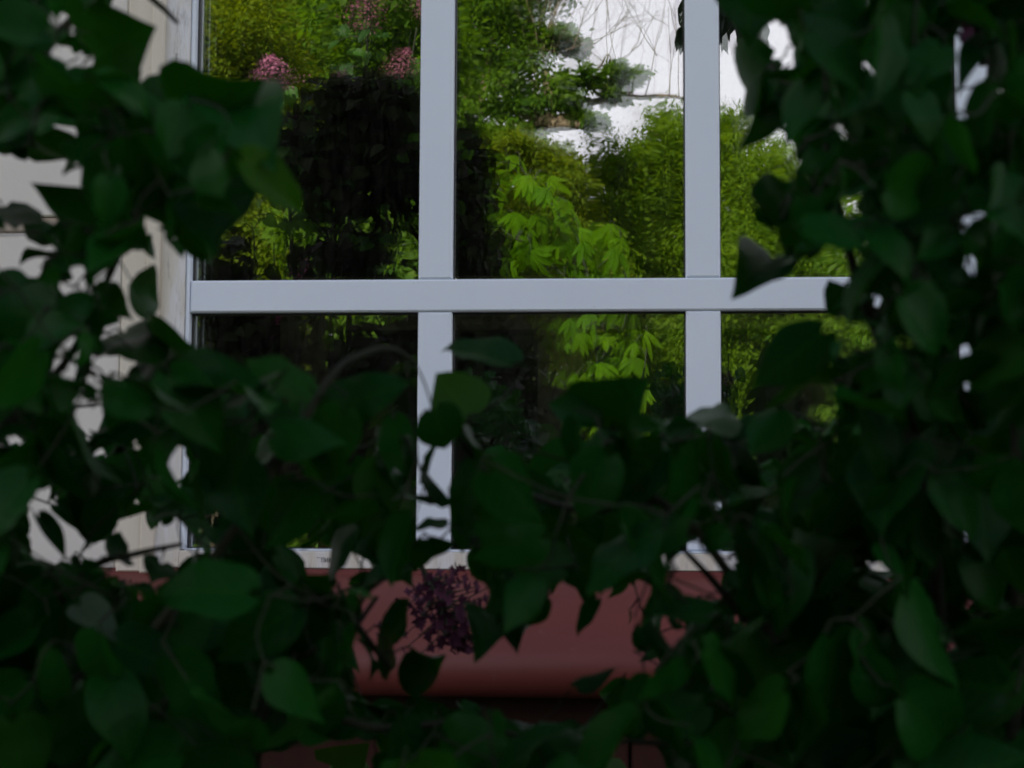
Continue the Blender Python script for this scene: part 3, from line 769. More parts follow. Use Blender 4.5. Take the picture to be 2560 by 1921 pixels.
# ------------------------------------------------------------------ single leaves
def lilac_leaf(i, rows=10, stalk=True):
    """heart-shaped leaf of length 1 and width 1 along +Y, base at the origin"""
    r = np.random.default_rng(100 + i)
    t = np.array([0, .05, .12, .21, .32, .45, .58, .71, .83, .92, 1.0]) if rows == 10 else np.array([0, .07, .18, .36, .58, .80, 1.0])
    prof = np.interp(t, [0, .04, .10, .20, .32, .45, .58, .70, .80, .90, .96, 1.0], [.13, .33, .43, .495, .50, .455, .375, .275, .18, .085, .03, 0.004])
    s = np.array([-1, -.55, 0, .55, 1.0]); nc = len(s)
    fold = 0.10 + 0.45 * r.random(); curl = r.uniform(-.2, 1.05); wav = r.uniform(0.0, .045); ph = r.uniform(0, 6.28); twist = r.uniform(-.6, .6)
    v = []; uv = []
    for a, h in zip(t, prof):
        ang = curl * a * a
        for c in s:
            x = c * h * (1 + 0.06 * math.sin(9 * a + ph + c))
            y = a - 0.13 * abs(c) ** 1.3 * (1 - a) ** 5
            z = fold * abs(x) - 0.5 * x * x + wav * math.sin(12 * y + ph) * abs(c)
            yy = y - 0.20 * curl * y ** 3; zz = z - 0.42 * curl * y * y
            q = twist * y; v.append((x * math.cos(q) - zz * math.sin(q) * .5, yy, zz + x * math.sin(q))); uv.append((c * h * 2, a))
    f = [(i_ * nc + j, i_ * nc + j + 1, (i_ + 1) * nc + j + 1, (i_ + 1) * nc + j) for i_ in range(len(t) - 1) for j in range(nc - 1)]
    v = np.array(v); n0 = len(v)
    if stalk:
        ps = np.array([(0, 0.01, 0.003), (0, -.10, .012), (0.01, -.22, .035)]); pts = []
        for p in ps:
            for k in range(3):
                a = 2.1 * k; pts.append(p + np.array([.014 * math.cos(a), 0, .014 * math.sin(a)]))
        v = np.concatenate([v, pts]); uv += [(0, 0)] * 9
        for i_ in range(2):
            for k in range(3):
                f.append((n0 + i_ * 3 + k, n0 + i_ * 3 + (k + 1) % 3, n0 + i_ * 3 + 3 + (k + 1) % 3, n0 + i_ * 3 + 3 + k))
    me = make_mesh('leaf', v, np.array(f), True, None, np.array(uv))
    out = [(i_ * nc + nc - 1) for i_ in range(len(t))] + [i_ * nc for i_ in range(len(t) - 1, -1, -1)]
    return me, v[out]

LEAVES = [lilac_leaf(i) for i in range(12)]
for me, _ in LEAVES: me.materials.append(MAT['lilac_near'])
MAT['lilac_lit'] = leaf_mat('lit_lilac_leaf', (0.012, 0.060, 0.003), (0.016, 0.068, 0.003), 0.36, (0.06, 0.20, 0.003), 0.45, 0.12, 'obj', True)  # brighter lilac leaf copy: light through the leaf put into its colour
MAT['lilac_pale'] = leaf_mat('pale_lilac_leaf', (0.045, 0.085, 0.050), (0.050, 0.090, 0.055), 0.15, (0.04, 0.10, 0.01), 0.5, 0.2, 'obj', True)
def recolour(key):
    out = []
    for me, _ in LEAVES:
        c = me.copy(); c.materials.clear(); c.materials.append(MAT[key]); out.append(c)
    return out
LEAVES_LIT, LEAVES_PALE = recolour('lilac_lit'), recolour('lilac_pale')
LEAVES_FAR = [lilac_leaf(i + 40, 6, True) for i in range(8)]
MAT['lilac_far'] = leaf_mat('lilac_leaf_garden', (0.008, 0.034, 0.005), (0.035, 0.10, 0.010), 0.35, (0.14, 0.32, 0.010), 0.5, 0.15, 'obj')
for me, _ in LEAVES_FAR: me.materials.append(MAT['lilac_far'])

def frame(axis, normal):
    axis = nrm(np.asarray(axis, float)); side = nrm(np.cross(axis, normal)); nn = np.cross(side, axis)
    return side, axis, nn

def put_leaf(me, parent, base, axis, normal, L, Wd, name='leaf'):
    s, a, n_ = frame(axis, normal)
    o = bpy.data.objects.new(name, me); col.objects.link(o)
    mt = Matrix.Identity(4)
    for i in range(3):
        mt[i][0], mt[i][1], mt[i][2], mt[i][3] = s[i] * Wd, a[i] * L, n_[i] * L, base[i]
    o.parent = parent; o.matrix_parent_inverse = Matrix.Identity(4)
    pl = parent.location if parent.parent is None else Vector((0, 0, 0))
    o.matrix_basis = Matrix.Translation(-pl) @ mt
    return o

# flower panicle: hundreds of four-petalled florets on a short branching cone, one mesh
def panicle(name, base, axis, length, width, matl, parent, seed, n=150, petal=0.0075):
    r = np.random.default_rng(seed)
    a = nrm(np.asarray(axis, float)); s, _, q = frame(a, np.array([0.3, 0.8, 0.5]))
    t = np.clip(r.random(n) ** 0.9 + r.normal(size=n) * .05, -.1, 1.2); rad = (width / 2) * np.interp(t, [0, .12, .35, .7, 1], [.35, .8, 1, .75, .2]) * np.abs(0.78 + 0.30 * r.normal(size=n))
    th = r.random(n) * 6.283
    rd = s[None] * np.cos(th)[:, None] + q[None] * np.sin(th)[:, None]
    pos = np.asarray(base)[None] + a[None] * (t * length)[:, None] + rd * rad[:, None]
    nm = nrm(rd + a[None] * 0.35 + r.normal(size=(n, 3)) * 0.35)
    c = []; ax = []; no = []
    for k in range(4):
        e1 = nrm(np.cross(nm, r.normal(size=3))) if k == 0 else e1
        e2 = np.cross(nm, e1); d = e1 * math.cos(k * 1.5708) + e2 * math.sin(k * 1.5708)
        c.append(pos); ax.append(nrm(d + nm * 0.25)); no.append(nm)
    c = np.concatenate(c); ax = np.concatenate(ax); no = np.concatenate(no)
    me = leaf_cloud(name, c, ax, no, petal, petal * 0.75, 'oval', np.tile(r.random(n), 4))
    o = link(name, me, matl, parent)
    mb = MB(); mb.tube(spline([np.asarray(base) - a * length * .35, np.asarray(base) + a * length * .3, np.asarray(base) + a * length * .9], 4), np.linspace(.003, .0012, 9), 5)
    for k in range(0, n, 3):
        p0 = np.asarray(base) + a * min(max(0, t[k] * length - 0.012), length * .9); mb.tube(np.array([p0, (p0 + pos[k]) / 2 + a * .003, pos[k]]), [.0011, .0008, .0006], 3, False)
    link('flower_stalk', mb.mesh('flower_stalk', True), MAT['bark_twig'], o)
    return o

# ------------------------------------------------------------------ chestnut sapling
def chestnut():
    def palm(i):
        r = np.random.default_rng(300 + i); V = []; F = []
        ts = np.array([0, .22, .48, .70, .87, 1.0]); pr = np.array([.015, .07, .115, .12, .07, .004])
        for a in np.array([-.92, -.58, -.28, 0.02, .31, .62, .95])[int(r.integers(0, 2)):7 - int(r.integers(0, 2))] + r.normal(size=8)[:1] * .1:
            a = a + r.normal() * .10; ln = (1.12 - 0.30 * abs(a)) * r.uniform(.75, 1.15); d = np.array([math.sin(a), math.cos(a)]); pd = np.array([d[1], -d[0]])
            n0 = len(V); dr = r.uniform(.15, .75)
            for t, h in zip(ts, pr):
                for c in (-1, 0, 1):
                    p = d * t * ln + pd * c * h * ln
                    V.append((p[0], p[1], -dr * (t * ln) ** 2 + 0.28 * abs(c) * h * ln - .05 * abs(a)))
            for k in range(len(ts) - 1):
                for c in range(2): F.append((n0 + k * 3 + c, n0 + k * 3 + c + 1, n0 + k * 3 + c + 4, n0 + k * 3 + c + 3))
        me = make_mesh('leaf', np.array(V), np.array(F)); me.materials.append(MAT['leaf_chestnut']); return me
    ms = [palm(i) for i in range(12)]
    Y = 6.2; root = ground_at(1290, Y + .25)
    t = thing('chestnut_sapling', 'bright green young chestnut with drooping fingered leaves mirrored in the middle panes', 'sapling', tuple(root))
    pts = [(1108, 352, 60), (1145, 400, 66), (1075, 425, 56), (1180, 425, 66), (1040, 470, 54), (1110, 478, 66), (1165, 480, 72), (1215, 470, 60), (1150, 540, 78), (1205, 530, 74), (1260, 540, 70), (1310, 505, 66), (1330, 550, 64),
           (1015, 545, 40), (1225, 590, 62), (1290, 600, 66), (1345, 610, 60), (1230, 705, 58), (1275, 690, 66), (1330, 668, 66), (1365, 690, 64), (1245, 735, 50), (1310, 735, 56), (1355, 745, 60), (1340, 790, 60), (1300, 800, 64), (1275, 840, 56),
           (1370, 790, 64), (1240, 820, 40), (1345, 850, 66), (1300, 880, 60), (1395, 730, 54), (1385, 860, 60), (1100, 570, 60), (1060, 530, 50), (1130, 610, 50), (1350, 920, 66), (1290, 940, 66), (1400, 940, 60), (1335, 990, 60), (1180, 640, 46)]
    stems = [[root, M(1320, 1100, Y + .2), M(1300, 800, Y + .15), M(1260, 560, Y + .1), M(1190, 440, Y), M(1120, 360, Y)],
             [M(1285, 680, Y + .12), M(1180, 560, Y + .05), M(1060, 480, Y)], [M(1300, 780, Y + .15), M(1350, 690, Y), M(1340, 520, Y)], [M(1310, 950, Y + .2), M(1370, 850, Y), M(1400, 730, Y)]]
    mb = MB(); nodes = []
    for q in stems:
        c = spline(q, 6); mb.tube(c, np.linspace(.02 if q is stems[0] else .009, .004, len(c)), 6); nodes += list(c)
    nodes = np.array(nodes)
    r = np.random.default_rng(21)
    allp = list(pts)
    for (u, v, s) in pts:
        allp.append((u + r.normal() * 26, v + r.normal() * 26, s * r.uniform(.6, .95)))
    for i, (u, v, s) in enumerate(allp):
        yy = Y + r.normal() * .16 + (.12 if i >= len(pts) else 0); p = M(u, v - s * 0.30, yy); L = s * mpx(Y) * 1.0
        out = nrm(np.array([r.normal() * .55, .45 + r.normal() * .3, -1.15 + r.normal() * .3])); nrmv = np.array([r.normal() * .75, .8, .55 + r.normal() * .35])
        put_leaf(ms[i % 12], t, p, out, nrmv, L * r.uniform(.75, 1.1), L * r.uniform(.7, 1.05))
        k = np.argmin(np.linalg.norm(nodes - p, axis=1)); a = nodes[k]
        mb.tube(spline([a, (a + p) / 2 + np.array([0, 0, .05]), p], 3), np.linspace(.0035, .002, 7), 4)
    mb.build('stem', MAT['bark_twig'], t, True)
chestnut()

# ------------------------------------------------------------------ lilac in the garden, seen only in the glass
def garden_lilac():
    Y = 3.1; s = mpx(Y); root = np.array([M(800, 1000, Y)[0], -Y, 0.0])
    t = thing('lilac_bush', 'tall pink flowering lilac bush mirrored in the left panes, shaded below and sunlit on top', 'lilac bush', tuple(root), 'lilac bushes round the window')
    stems = [[root + [-.05, 0, 0], M(690, 1000, Y), M(700, 640, Y), M(740, 400, Y), M(790, 120, Y), M(800, -40, Y)],
             [root + [.05, .05, 0], M(760, 900, Y), M(770, 600, Y), M(850, 400, Y), M(880, 200, Y), M(900, 60, Y)],
             [root + [0, -.06, 0], M(640, 900, Y), M(640, 600, Y), M(615, 350, Y), M(592, 190, Y)],
             [root + [.1, -.03, 0], M(900, 900, Y), M(960, 600, Y), M(1010, 420, Y), M(1020, 320, Y)],
             [root + [.16, .02, 0], M(1000, 1000, Y), M(1080, 820, Y), M(1150, 720, Y), M(1200, 680, Y)],
             [M(720, 560, Y), M(690, 460, Y), M(700, 330, Y), M(745, 220, Y)], [M(660, 800, Y), M(600, 760, Y), M(560, 640, Y), M(545, 500, Y)],
             [root + [-.12, 0, 0], M(560, 1000, Y), M(500, 800, Y), M(450, 640, Y)]]
    mb = MB(); nodes = []
    for q in stems:
        c = spline(q, 7); mb.tube(c, np.linspace(.014, .003, len(c)), 6); nodes += list(c)
    # thin bare shoots between the stems
    r = np.random.default_rng(33)
    for k in range(46):
        u = r.uniform(600, 1020); v = r.uniform(520, 1000); p = M(u, v, Y + r.normal() * .1); e = M(u + r.normal() * 50, v - r.uniform(60, 170), Y + r.normal() * .12)
        mb.tube(spline([p, (p + e) / 2 + r.normal(size=3) * .02, e], 3), np.linspace(.004, .0018, 7), 4)
    nodes = np.array(nodes)
    # leaf areas: centre, radii and how many
    area = [(800, 330, 110, 120, 46), (900, 260, 60, 110, 26), (870, 190, 55, 60, 16), (700, 330, 90, 90, 34), (985, 400, 50, 110, 44), (1020, 450, 40, 90, 22), (640, 260, 50, 70, 16), (590, 230, 50, 50, 12), (780, 110, 60, 80, 16),
            (760, 470, 120, 70, 46), (640, 440, 80, 70, 26), (560, 480, 60, 70, 18), (1000, 550, 40, 70, 20)]
    cnt = 0
    for (u, v, ru, rv, n) in area:
        for _ in range(n):
            a = r.random() * 6.283; q = math.sqrt(r.random()); y = Y + r.normal() * .12
            p = M(u + ru * q * math.cos(a), v + rv * q * math.sin(a), y); L = r.uniform(.035, .062)
            if cnt < 298:
                put_leaf(LEAVES_FAR[cnt % 8][0], t, p, nrm(np.array([r.normal() * .6, .35, -.8 + r.normal() * .4])), nrm(np.array([r.normal() * .4, .8, .6])), L, L * .8); cnt += 1
            if _ % 2 == 0:
                k = np.argmin(np.linalg.norm(nodes - p, axis=1)); mb.tube(np.array([nodes[k], (nodes[k] + p) / 2 + [0, 0, .02], p]), [.0025, .002, .0015], 3, False)
    # the shaded mass lower down
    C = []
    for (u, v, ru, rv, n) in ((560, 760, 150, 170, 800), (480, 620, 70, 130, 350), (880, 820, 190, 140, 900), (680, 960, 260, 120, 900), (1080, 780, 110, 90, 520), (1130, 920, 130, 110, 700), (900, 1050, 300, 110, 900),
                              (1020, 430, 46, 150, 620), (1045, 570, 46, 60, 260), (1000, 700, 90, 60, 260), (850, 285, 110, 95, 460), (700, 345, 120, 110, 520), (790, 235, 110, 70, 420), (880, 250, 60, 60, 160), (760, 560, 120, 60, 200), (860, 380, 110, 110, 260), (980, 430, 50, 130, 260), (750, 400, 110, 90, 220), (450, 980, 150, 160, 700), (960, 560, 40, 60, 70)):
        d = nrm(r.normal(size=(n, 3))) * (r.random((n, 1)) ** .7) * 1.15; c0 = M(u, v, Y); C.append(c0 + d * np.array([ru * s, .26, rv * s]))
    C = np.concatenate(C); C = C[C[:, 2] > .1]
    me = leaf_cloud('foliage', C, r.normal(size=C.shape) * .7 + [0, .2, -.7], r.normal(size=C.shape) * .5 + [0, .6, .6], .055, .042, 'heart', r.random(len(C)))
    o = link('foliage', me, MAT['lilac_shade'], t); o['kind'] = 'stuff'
    for i, (u, v, ln, wd, dk, lean) in enumerate(((597, 204, 82, 100, 0, -.10), (792, 70, 120, 110, 2, .05), (872, 176, 72, 64, 2, .1), (742, 245, 90, 90, 1, 0), (1035, 565, 30, 50, 0, .6), (660, 620, 60, 34, 0, .1), (588, 760, 110, 40, 0, .12),
                                                  (735, 590, 40, 30, 0, .1), (615, 770, 90, 34, 0, -.2), (640, 300, 60, 50, 1, .2), (830, 250, 80, 60, 1, 0), (925, 40, 110, 70, 0, .1), (700, -60, 120, 80, 0, 0))):
        panicle('flower_cluster', M(u, v, Y - .03), (lean, .12, 1), ln * s, wd * s, MAT[('petal', 'petal_dark', 'petal_dim')[dk]], t, 50 + i, 420, 0.0052)
    mb.build('stem', MAT['bark_twig'], t, True)
garden_lilac()

# ------------------------------------------------------------------ bird cherry whose low branch hangs over the camera
def hanging_branch():
    Y = 1.75; root = np.array([1.35, -2.3, 0.0])
    t = thing('bird_cherry_tree', 'dark leaved tree whose hanging branch tips show against the mirrored sky', 'tree', tuple(root))
    tip = [M(1475, 60, Y), M(1560, 70, Y), M(1600, 60, Y), M(1640, 80, Y)]
    hub = M(1560, -130, Y) + np.array([.05, -.03, .03])
    q0 = [root, root + [0, .05, 1.3], root + [-.2, .2, 2.5], np.array([.62, -1.95, 3.35])]
    mb = MB(); c = spline(q0, 7); mb.tube(c, np.linspace(.07, .02, len(c)), 8)
    c2 = spline([c[-1], (c[-1] + hub) / 2 + [0, 0, .1], hub], 6); mb.tube(c2, np.linspace(.02, .007, len(c2)), 6)
    r = np.random.default_rng(8); k = 0
    me, _ = lilac_leaf(77); me.materials.append(MAT['leaf_dark2'])
    for e in tip:
        cv = spline([hub, (hub + e) / 2 + [0, 0, .05], e], 6); mb.tube(cv, np.linspace(.005, .0018, len(cv)), 5)
        for p in cv[2:]:
            for _ in range(3):
                put_leaf(me, t, p + r.normal(size=3) * .008, nrm(np.array([r.normal() * .35, r.normal() * .3, -1])), nrm(np.array([r.normal() * .6, 1, .3])), r.uniform(.055, .075), r.uniform(.024, .032)); k += 1
    for p in np.concatenate([c[-8:], c2]):
        for _ in range(3):
            put_leaf(me, t, p + r.normal(size=3) * .03, nrm(np.array([r.normal() * .6, r.normal() * .5, -.8])), nrm(np.array([r.normal() * .6, .7, .6])), r.uniform(.06, .08), r.uniform(.026, .036)); k += 1
    # rest of the crown, well above the picture
    C = np.array([.95, -2.45, 3.9]) + nrm(r.normal(size=(2600, 3))) * (r.random((2600, 1)) ** .4) * np.array([.75, .7, .6])
    o = link('crown', leaf_cloud('crown', C, r.normal(size=C.shape) + [0, 0, -.8], r.normal(size=C.shape) * .6 + [0, 0, .8], .08, .036, 'oval', r.random(len(C))), MAT['leaf_dark'], t); o['kind'] = 'stuff'
    for k in range(14):
        e = C[k * 90]; mb.tube(spline([c[-2], (c[-2] + e) / 2 + r.normal(size=3) * .05, e], 4), np.linspace(.014, .004, 9), 5)
    mb.build('trunk', MAT['bark_grey'], t, True)
MAT['leaf_dark2'] = leaf_mat('dark_leaf_single', (0.010, 0.026, 0.012), (0.022, 0.045, 0.016), 0.15, (0.04, 0.09, 0.02), 0.5, 0.3, 'obj')
hanging_branch()

# ------------------------------------------------------------------ near lilac bushes the camera looks through
def pip(pts, poly):
    x, y = pts[:, 0], pts[:, 1]; ins = np.zeros(len(pts), bool); n = len(poly); j = n - 1
    for i in range(n):
        xi, yi = poly[i]; xj, yj = poly[j]
        if yi != yj:
            ins ^= ((yi > y) != (yj > y)) & (x < (xj - xi) * (y - yi) / (yj - yi) + xi)
        j = i
    return ins

def zz(ox, oy, k, *pts): return np.array([(ox + x * k, oy + y * k) for x, y in pts], float)
A = lambda *p: zz(0, 0, .3644, *p)            # upper left detail
Bq = lambda *p: zz(0, 518, .3644, *p)         # middle left
Cq = lambda *p: zz(0, 1055, .3644, *p)        # lower left
Dq = lambda *p: zz(648, 1141, .3906, *p)      # sill
Eq = lambda *p: zz(1348, 1055, .3906, *p)     # lower right
Fq = lambda *p: zz(1469, 0, .3644, *p)        # upper right
Gq = lambda *p: zz(1434, 518, .3644, *p)      # middle right
Hq = lambda *p: zz(734, 587.5, .3644, *p)     # middle
R = lambda *p: np.array(p, float)

# openings through which wall, glass and sill show
GAPS = [
    # main opening over the panes
    R((255, 24), (278, -400), (1574, -400), (1590, 55), (1626, 95), (1664, 52), (1682, 46), (1682, 72), (1670, 118), (1655, 150), (1640, 175), (1628, 205), (1560, 235),
      (1585, 215), (1672, 215), (1672, 252), (1690, 300), (1706, 330), (1708, 352), (1690, 385), (1650, 415), (1632, 452), (1626, 515), (1660, 508), (1690, 492), (1682, 545), (1692, 560), (1620, 585), (1780, 600), (1791, 603), (1784, 636), (1758, 668), (1812, 684), (1830, 690), (1795, 735),
      (1770, 772), (1775, 815), (1800, 850), (1806, 885), (1800, 922), (1770, 915), (1750, 885), (1711, 884), (1653, 882), (1609, 897), (1558, 906), (1533, 892), (1478, 914), (1430, 905), (1390, 888), (1346, 862),
      (1318, 884), (1280, 898), (1226, 856), (1182, 842), (1165, 880), (1172, 935), (1135, 952), (1098, 966), (1010, 950), (1046, 880), (1040, 800), (985, 775), (968, 850), (925, 890), (905, 892), (898, 770), (840, 752), (795, 756), (735, 792), (690, 785), (640, 772), (545, 757), (500, 772),
      (412, 788), (406, 800), (376, 800), (346, 818), (328, 800), (278, 786), (242, 786), (233, 809), (193, 780), (226, 770), (222, 737), (233, 717), (270, 719), (322, 740), (276, 708), (252, 672), (281, 650), (278, 628), (242, 578), (310, 540), (330, 552), (318, 527), (322, 505), (306, 452), (353, 452), (350, 462), (339, 470), (332, 506), (343, 510), (412, 583),
      (448, 605), (420, 540), (418, 470), (455, 540), (515, 480), (520, 425), (480, 340), (490, 300), (585, 286), (545, 275), (525, 222), (506, 193), (470, 183), (427, 190), (424, 204), (397, 218), (392, 211), (353, 219), (321, 199), (291, 160), (288, 138), (293, 109), (280, 84), (260, 78), (233, 97), (228, 65), (215, 49), (197, 44), (178, 55), (171, 66), (160, 40), (153, 27), (204, 33), (251, 29)),
    R((900, 962), (925, 980), (940, 1000), (966, 1000), (972, 1030), (948, 1062), (972, 1078), (968, 1120), (935, 1112), (899, 1116)), R((925, 1156), (970, 1140), (968, 1180), (945, 1164)),
    Bq((570, 290), (590, 225), (640, 210), (720, 230), (760, 290), (700, 312), (600, 312)),
    Bq((395, 590), (430, 550), (470, 660), (440, 685)), Bq((320, 730), (400, 700), (435, 760), (420, 820), (380, 800), (330, 780)),
    Bq((500, 820), (560, 805), (610, 840), (570, 862)), Bq((475, 990), (560, 1000), (600, 1080), (490, 1115)), Bq((465, 945), (520, 950), (500, 978)),
    Bq((770, 1220), (850, 1190), (830, 1245)), Bq((1000, 1290), (1100, 1225), (1100, 1400), (1000, 1415), (1020, 1330)), Bq((1060, 880), (1110, 870), (1110, 940)),
    Bq((340, 250), (430, 270), (490, 300), (400, 312)), Bq((410, 170), (470, 180), (480, 210), (430, 230)), Bq((575, 1220), (640, 1240), (630, 1280), (600, 1260)), Bq((0, 1190), (120, 1165), (130, 1190), (10, 1215)),
    A((270, 290), (380, 285), (520, 295), (555, 370), (510, 410), (440, 360), (330, 330)), A((320, 130), (390, 110), (410, 170)),
    A((180, 890), (300, 770), (460, 740), (440, 800), (300, 920), (250, 1000), (200, 960)),
    A((-500, 880), (0, 900), (100, 960), (210, 970), (270, 1000), (340, 950), (370, 1060), (480, 990), (470, 1130), (400, 1110), (300, 1090), (150, 1110), (-500, 1120)),
    A((-500, 1140), (80, 1140), (130, 1150), (260, 1170), (390, 1260), (350, 1280), (300, 1350), (240, 1400), (130, 1300), (100, 1262), (-500, 1210)),
    A((350, 1180), (470, 1200), (470, 1240)), A((-500, 1410), (80, 1360), (250, 1420), (320, 1500), (230, 1600), (-500, 1590)), A((460, 1280), (570, 1270), (575, 1340), (480, 1350)), A((400, 1590), (480, 1590), (490, 1640), (430, 1640)),
    A((1100, 1340), (1138, 1320), (1135, 1440), (1108, 1400)),
    Cq((180, 150), (250, 180), (410, 400), (200, 420)), Cq((310, 190), (400, 220), (500, 340), (520, 400), (420, 400)), Cq((150, 80), (230, 130), (260, 165), (190, 160)), Cq((160, 20), (280, 15), (290, 45), (180, 50)),
    Cq((540, 400), (750, 180), (760, 120), (855, 120), (865, 260), (1090, 200), (1095, 340), (1170, 360), (1060, 450), (1000, 470), (940, 430), (870, 440), (850, 490), (980, 545), (960, 575), (860, 550), (740, 555), (720, 500), (540, 430)),
    Cq((1240, 370), (1290, 360), (1295, 405)),
    R((632, 1187), (685, 1188), (752, 1190), (795, 1232), (828, 1262), (830, 1290), (792, 1300), (770, 1360), (752, 1385), (770, 1410), (783, 1440), (768, 1470), (775, 1500), (800, 1512), (900, 1505), (1000, 1510), (1110, 1550), (1240, 1556), (1290, 1555), (1290, 1500), (1246, 1478), (1350, 1462), (1415, 1450), (1418, 1438),
      (1380, 1440), (1380, 1418), (1350, 1400), (1330, 1408), (1353, 1375), (1356, 1315), (1328, 1290), (1298, 1300), (1296, 1282), (1286, 1288), (1240, 1378), (1257, 1315), (1236, 1268), (1210, 1262), (1186, 1310), (1168, 1376), (1140, 1358), (1122, 1398), (1116, 1392), (1070, 1360), (1034, 1392), (1020, 1370), (1060, 1280), (1000, 1230), (1008, 1202), (985, 1190), (972, 1186), (962, 1228), (936, 1232), (918, 1200), (904, 1232), (890, 1270), (840, 1268), (800, 1228), (745, 1240), (742, 1278), (728, 1268), (690, 1250), (665, 1240), (675, 1220), (650, 1205)),
    Eq((280, 420), (340, 320), (440, 290), (440, 330), (330, 400)), Eq((370, 410), (560, 370), (640, 370), (590, 430), (505, 468), (500, 600), (440, 610), (400, 540), (340, 590), (300, 560), (260, 480)),
    Eq((30, 570), (70, 500), (120, 505), (170, 580), (150, 585), (110, 530), (60, 585)), Eq((40, 730), (60, 660), (105, 660), (90, 740)), Eq((200, 700), (240, 760), (330, 810), (340, 845), (240, 840)),
    Eq((655, 715), (690, 715), (685, 745), (660, 745)), Eq((1710, 865), (1820, 850), (1825, 890), (1740, 895)), Eq((1390, 415), (1440, 415), (1440, 475), (1400, 465)), Eq((1858, 215), (1882, 220), (1872, 300)), Eq((1870, 615), (1915, 620), (1895, 650)),
    Eq((490, 75), (525, 80), (520, 115)),
    R((560, 1640), (700, 1606), (760, 1600), (830, 1614), (800, 1640), (760, 1900), (560, 1900)), R((1328, 1900), (1332, 1614), (1405, 1602), (1434, 1630), (1430, 1900)),
    Gq((1240, 350), (1290, 325), (1300, 380), (1260, 392)), Gq((1740, 640), (1790, 605), (1805, 650), (1762, 685)), Gq((1795, 125), (1840, 95), (1850, 140), (1800, 175)), Gq((1780, 870), (1808, 870), (1800, 895)),
    Gq((1050, 650), (1110, 520), (1180, 480), (1240, 600), (1200, 640), (1100, 670)), Gq((1370, 590), (1480, 600), (1500, 620), (1400, 625)), Gq((580, 1540), (690, 1520), (690, 1590), (600, 1590)), Gq((540, 1290), (740, 1225), (730, 1290), (480, 1320)),
    Fq((560, 390), (610, 280), (670, 270), (665, 340), (600, 392)), Fq((1635, 200), (1700, 150), (1830, 180), (1848, 405), (1780, 400), (1700, 480), (1690, 620), (1640, 660)), Fq((825, 745), (870, 728), (880, 765)), Fq((940, 752), (970, 738), (968, 782)),
    Fq((1060, 368), (1155, 378), (1150, 395), (1070, 392)), Fq((1675, 1315), (1735, 1278), (1810, 1282), (1740, 1305), (1715, 1338)), Fq((1835, 1090), (1850, 1080), (1850, 1130), (1835, 1130)), Fq((690, 980), (840, 900), (930, 880), (940, 930), (800, 975)),
    Fq((950, 1190), (1110, 1170), (1120, 1260), (960, 1290)), Fq((700, 1600), (850, 1500), (1050, 1490), (1040, 1620), (850, 1640)),
]

